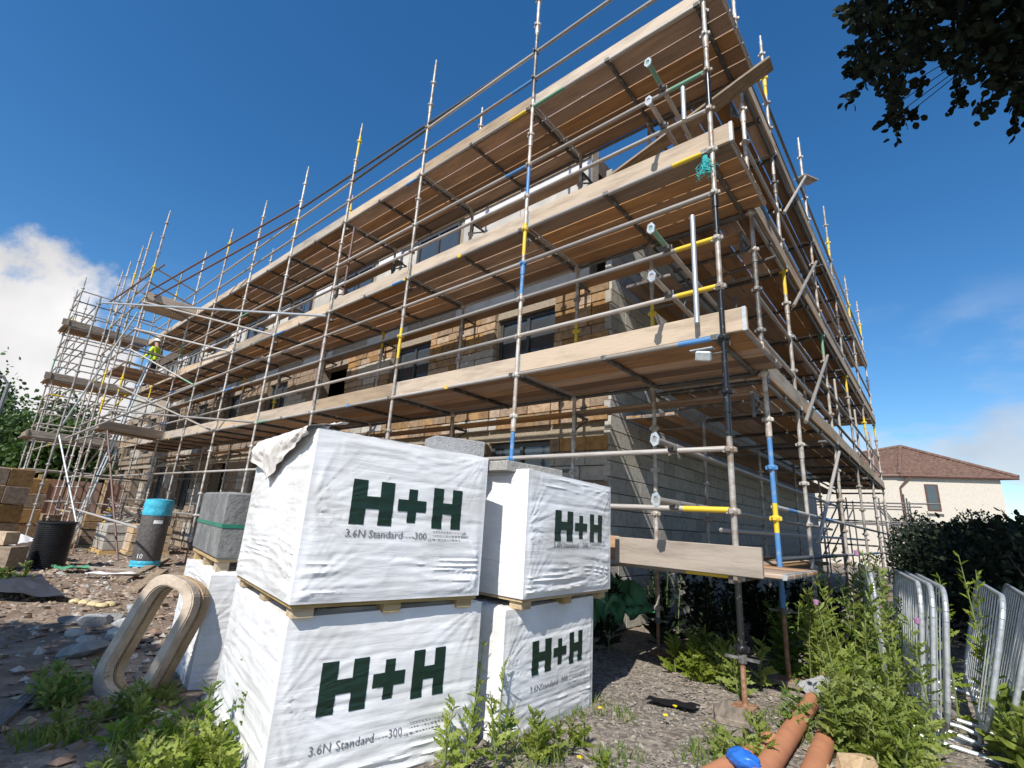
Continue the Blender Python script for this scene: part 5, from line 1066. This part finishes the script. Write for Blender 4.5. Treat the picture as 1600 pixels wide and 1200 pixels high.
weed('dark shaded growth between the brace foot and the wall', -.4, 4.4, .85, 9, 60, LEAF_HEDGE, .16, 'oval')
weed('upright thistle against the white face of the front stack', -1.75, -2.92, .5, 3, 40, LEAF_WEED2, .12, spread=.15)
weed('leafy weed clump at the foot of the front white pack', -1.6, -3.1, .26, 8, 36, LEAF_WEED, .13)
weed('low weed clump in front of the leaning rings', -2.25, -3.15, .16, 6, 26, LEAF_WEED2, .12)
weed('straggly weed under the leaning rings', -2.6, -3.05, .2, 8, 34, LEAF_WEED, .11)
weed('dry grassy weed left of the leaning rings', -3.2, -3.3, .2, 9, 34, GRASS, .12)
weed('weed sprouting at the picture side of the leaning rings', -1.95, -3.25, .17, 5, 24, LEAF_WEED, .12)
weed('weed tuft at the bottom corner between the two white stacks', -.78, -1.95, .42, 6, 30, LEAF_WEED, .11)
weed('tall thin weed in the gap between the two white stacks', -.98, -1.75, .62, 3, 22, LEAF_WEED, .09, spread=.1)
weed('creeping weed along the foot of the right hand stack', -.62, -1.5, .22, 9, 30, LEAF_WEED, .1)
weed('grassy weed by the black drum', -9.4, -3.3, .35, 8, 36, GRASS, .16)
# grass
def grass(name, label, n, sampler, hmin, hmax, seed):
    rs_ = np.random.default_rng(seed); xy = sampler(rs_, n); n = len(xy); P_ = np.stack([xy[:, 0], xy[:, 1], gz(xy[:, 0], xy[:, 1])-.005], 1); d = rs_.normal(size=(n, 3))*.45; d[:, 2] = 1; L = rs_.uniform(hmin, hmax, n); thing(name, label, 'grass', kind='stuff', me=foliage_mesh(name, GRASS, P_, d, L, L*.07+.002, 'blade', rs_=rs_))
def s_g1(r, n):
    x = r.uniform(-1.0, .9, n); y = r.uniform(-3.4, .4, n); k = vnoise(x*3.1, y*3.1, 17) > .6; return np.stack([x, y], 1)[k]
def s_g2(r, n):
    x = r.uniform(-3.6, -1.3, n); y = r.uniform(-3.6, -2.75, n); k = vnoise(x*3.5, y*3.5, 19) > .55; return np.stack([x, y], 1)[k]
grass('grass', 'thin green grass tufts on the gravel around the stacks', 9000, s_g1, .03, .11, 41); grass('grass', 'grass and weeds at the foot of the front stack and rings', 4500, s_g2, .04, .13, 42)
# dandelions
DD = [(938, 1108, 'by the right hand stack'), (1055, 1102, 'beside the black scrap on the gravel'), (1040, 1118, 'just below the black scrap'), (905, 1192, 'at the grass edge before the right hand stack'), (1460, 1192, 'under the tall thistle'), (1452, 1152, 'beside the foot of the tall thistle')]
for qx, qy, w_ in DD:
    p_ = onz(qx, qy+12, 0); z0 = g(p_[0], p_[1]); root = thing('dandelion', 'yellow dandelion flower '+w_, 'flower', (p_[0], p_[1], z0)); b = MB(); b.tube((p_[0], p_[1], z0-.01), (p_[0], p_[1], z0+.06), .002, 5); part('stem', b.mesh('stem', STEM), root)
    b = MB(); 
    for k in range(22): a0 = k*2.4; rr = .016*R.uniform(.5, 1); b.box((p_[0]+math.cos(a0)*rr*.6, p_[1]+math.sin(a0)*rr*.6, z0+.064+R.uniform(0, .008)), (rr, .006, .003), 0, None)
    part('petals', b.mesh('petals', PETALY), root)
n1, n2 = 18, 10; uu, vv = np.meshgrid(np.linspace(-.5, .5, n1), np.linspace(-.5, .5, n2), indexing='ij'); p_ = onz(1050, 1100, 0); X = p_[0]+uu.ravel()*.34; Y = p_[1]+uu.ravel()*.1+vv.ravel()*.16; Z = gz(X, Y)+.02+.03*vnoise(uu.ravel()*6, vv.ravel()*5, 88); i_, j_ = np.meshgrid(np.arange(n1-1), np.arange(n2-1), indexing='ij'); a_ = (i_*n2+j_).ravel(); thing('plastic_scrap', 'torn black plastic scrap on the gravel', 'plastic', me=mesh('plastic_scrap', np.stack([X, Y, Z], 1), np.stack([a_, a_+n2, a_+n2+1, a_+1], 1), BLACKPL, None, True))

# ---------------------------------------------------------------- far left background
for k, (q, D_, lab) in enumerate((((17, 590), 30, 'tall grey street lamp with a bent arm at the site edge'), ((2, 640), 55, 'second farther street lamp behind the trees'))):
    p_ = ondist(*q, D_); b = MB(); h = p_[2]; b.tube((p_[0], p_[1], -.3), (p_[0], p_[1], h-.3), .1, 8, 0, .07); b.path([(p_[0], p_[1], h-.3), (p_[0]-.05, p_[1]-.25, h), (p_[0]-.3, p_[1]-1.3, h+.12)], .045, 8); lo = thing('street_lamp', lab, 'lamp post', (p_[0], p_[1], -.3)); part('column', b.mesh('column', mat('lamp_grey', (.2, .2, .2), .5, .3)), lo); b = MB(); b.box((p_[0]-.38, p_[1]-1.6, h+.12), (.2, .6, .1), 0, None, .03); part('lamp_head', b.mesh('lamp_head', MATS['lamp_grey']), lo)
p_ = ondist(97, 690, 46); gh = thing('grey_house', 'grey rendered gable house seen through the far scaffold', 'house', (p_[0], p_[1], -.3)); GR_ = mat('grey_render', (.3, .3, .32), .9, coords='World'); b = MB(); Mx = Matrix.Translation((p_[0], p_[1], 0)) @ Matrix.Rotation(1.1, 4, 'Z')
b.box((0, 2, 1.9), (5.4, 8, 4.4), 0, Mx); part('wall', b.mesh('wall', GR_), gh); b = MB(); V8 = [(-3, -2.3, 4.1), (3, -2.3, 4.1), (0, -2.3, 6.2), (-3, 6.3, 4.1), (3, 6.3, 4.1), (0, 6.3, 6.2)]; b.add([Mx @ Vector(v) for v in V8], [(0, 1, 2), (5, 4, 3), (0, 2, 5, 3), (1, 4, 5, 2), (0, 3, 4, 1)]); part('roof', b.mesh('roof', mat('slate', (.12, .12, .13), .7)), gh); b = MB(); b.box((-1.2, -2.03, 2.6), (1.1, .08, 1.4), 0, Mx); part('window', b.mesh('window', WHITEMEM), gh)
HOARD = mat('brown_hoarding', (.27, .13, .08), .8, scale=4, rand=.12, stretch=(9, 9, 1)); hd = thing('hoarding', 'reddish brown timber hoarding beyond the far scaffold', 'fence', (-27, 0, -.3))
for k in range(22): part('hoarding_board', boxmesh((.03, .56, 2.1), HOARD), hd, T(-27+.12*R.random(), -6+k*.6, .75))
for k in range(6): part('post', boxmesh((.12, .12, 2.3), PALLET), hd, T(-26.85, -5.6+k*2.2, .8))

# ---------------------------------------------------------------- worker on the far deck
wp = onz(230, 606, L2+.07); wk = thing('person', 'worker in a yellow hi-vis vest standing on the far second deck', 'person', (wp[0], wp[1], L2+.07))
J = {'pel': (0, 0, .95), 'wst': (0, 0, 1.12), 'chs': (0, .02, 1.36), 'nk': (0, .02, 1.5), 'hd': (0, .06, 1.62), 'hd2': (0, .07, 1.72), 'lh': (-.1, 0, .9), 'lk': (-.11, .04, .5), 'la': (-.12, -.02, .08), 'lt': (-.13, .14, .04), 'rh': (.1, 0, .9), 'rk': (.12, .06, .5), 'ra': (.12, .02, .08), 'rt': (.13, .18, .04), 'ls': (-.19, .02, 1.42), 'le': (-.27, .06, 1.14), 'lw': (-.2, .3, 1.04), 'lf': (-.18, .38, 1.03), 'rs': (.19, .02, 1.42), 're': (.28, .04, 1.14), 'rw': (.24, .28, 1.05), 'rf': (.23, .36, 1.04)}
RD = {'pel': .15, 'wst': .14, 'chs': .16, 'nk': .06, 'hd': .085, 'hd2': .09, 'lh': .095, 'lk': .065, 'la': .05, 'lt': .04, 'rh': .095, 'rk': .065, 'ra': .05, 'rt': .04, 'ls': .075, 'le': .052, 'lw': .038, 'lf': .035, 'rs': .075, 're': .052, 'rw': .038, 'rf': .035}
ED = [('pel', 'wst'), ('wst', 'chs'), ('chs', 'nk'), ('nk', 'hd'), ('hd', 'hd2'), ('pel', 'lh'), ('lh', 'lk'), ('lk', 'la'), ('la', 'lt'), ('pel', 'rh'), ('rh', 'rk'), ('rk', 'ra'), ('ra', 'rt'), ('chs', 'ls'), ('ls', 'le'), ('le', 'lw'), ('lw', 'lf'), ('chs', 'rs'), ('rs', 're'), ('re', 'rw'), ('rw', 'rf')]
ks = list(J); me = bpy.data.meshes.new('body'); me.from_pydata([J[k] for k in ks], [(ks.index(a_), ks.index(b_)) for a_, b_ in ED], [])
o = bpy.data.objects.new('body', me); COL.objects.link(o); sk = o.modifiers.new('s', 'SKIN'); o.modifiers.new('u', 'SUBSURF').levels = 2
for i_, k in enumerate(ks): me.skin_vertices[0].data[i_].radius = (RD[k], RD[k]); me.skin_vertices[0].data[i_].use_root = (k == 'pel')
dg = bpy.context.evaluated_depsgraph_get(); bme = bpy.data.meshes.new_from_object(o.evaluated_get(dg)); bpy.data.objects.remove(o)
bme.materials.clear(); [bme.materials.append(m_) for m_ in (NAVY, HIVIS, SKIN)]
for p_ in bme.polygons:
    c_ = p_.center; p_.material_index = 2 if (c_.z > 1.5 or (abs(c_.x) > .14 and c_.y > .3)) else (1 if c_.z > 1.0 else 0); p_.use_smooth = True
Mw = T(*wk.location) @ Matrix.Rotation(2.2, 4, 'Z'); part('body', bme, wk, Mw)
b = MB(); b.lathe([(.125, 0), (.122, .02), (.1, .08), (.06, .12), (.005, .135)], 16, 0, (0, .07, 1.73)); b.box((0, .17, 1.735), (.16, .1, .012)); part('hard_hat', smooth_angle(b.mesh('hard_hat', WHITEP)), wk, Mw)
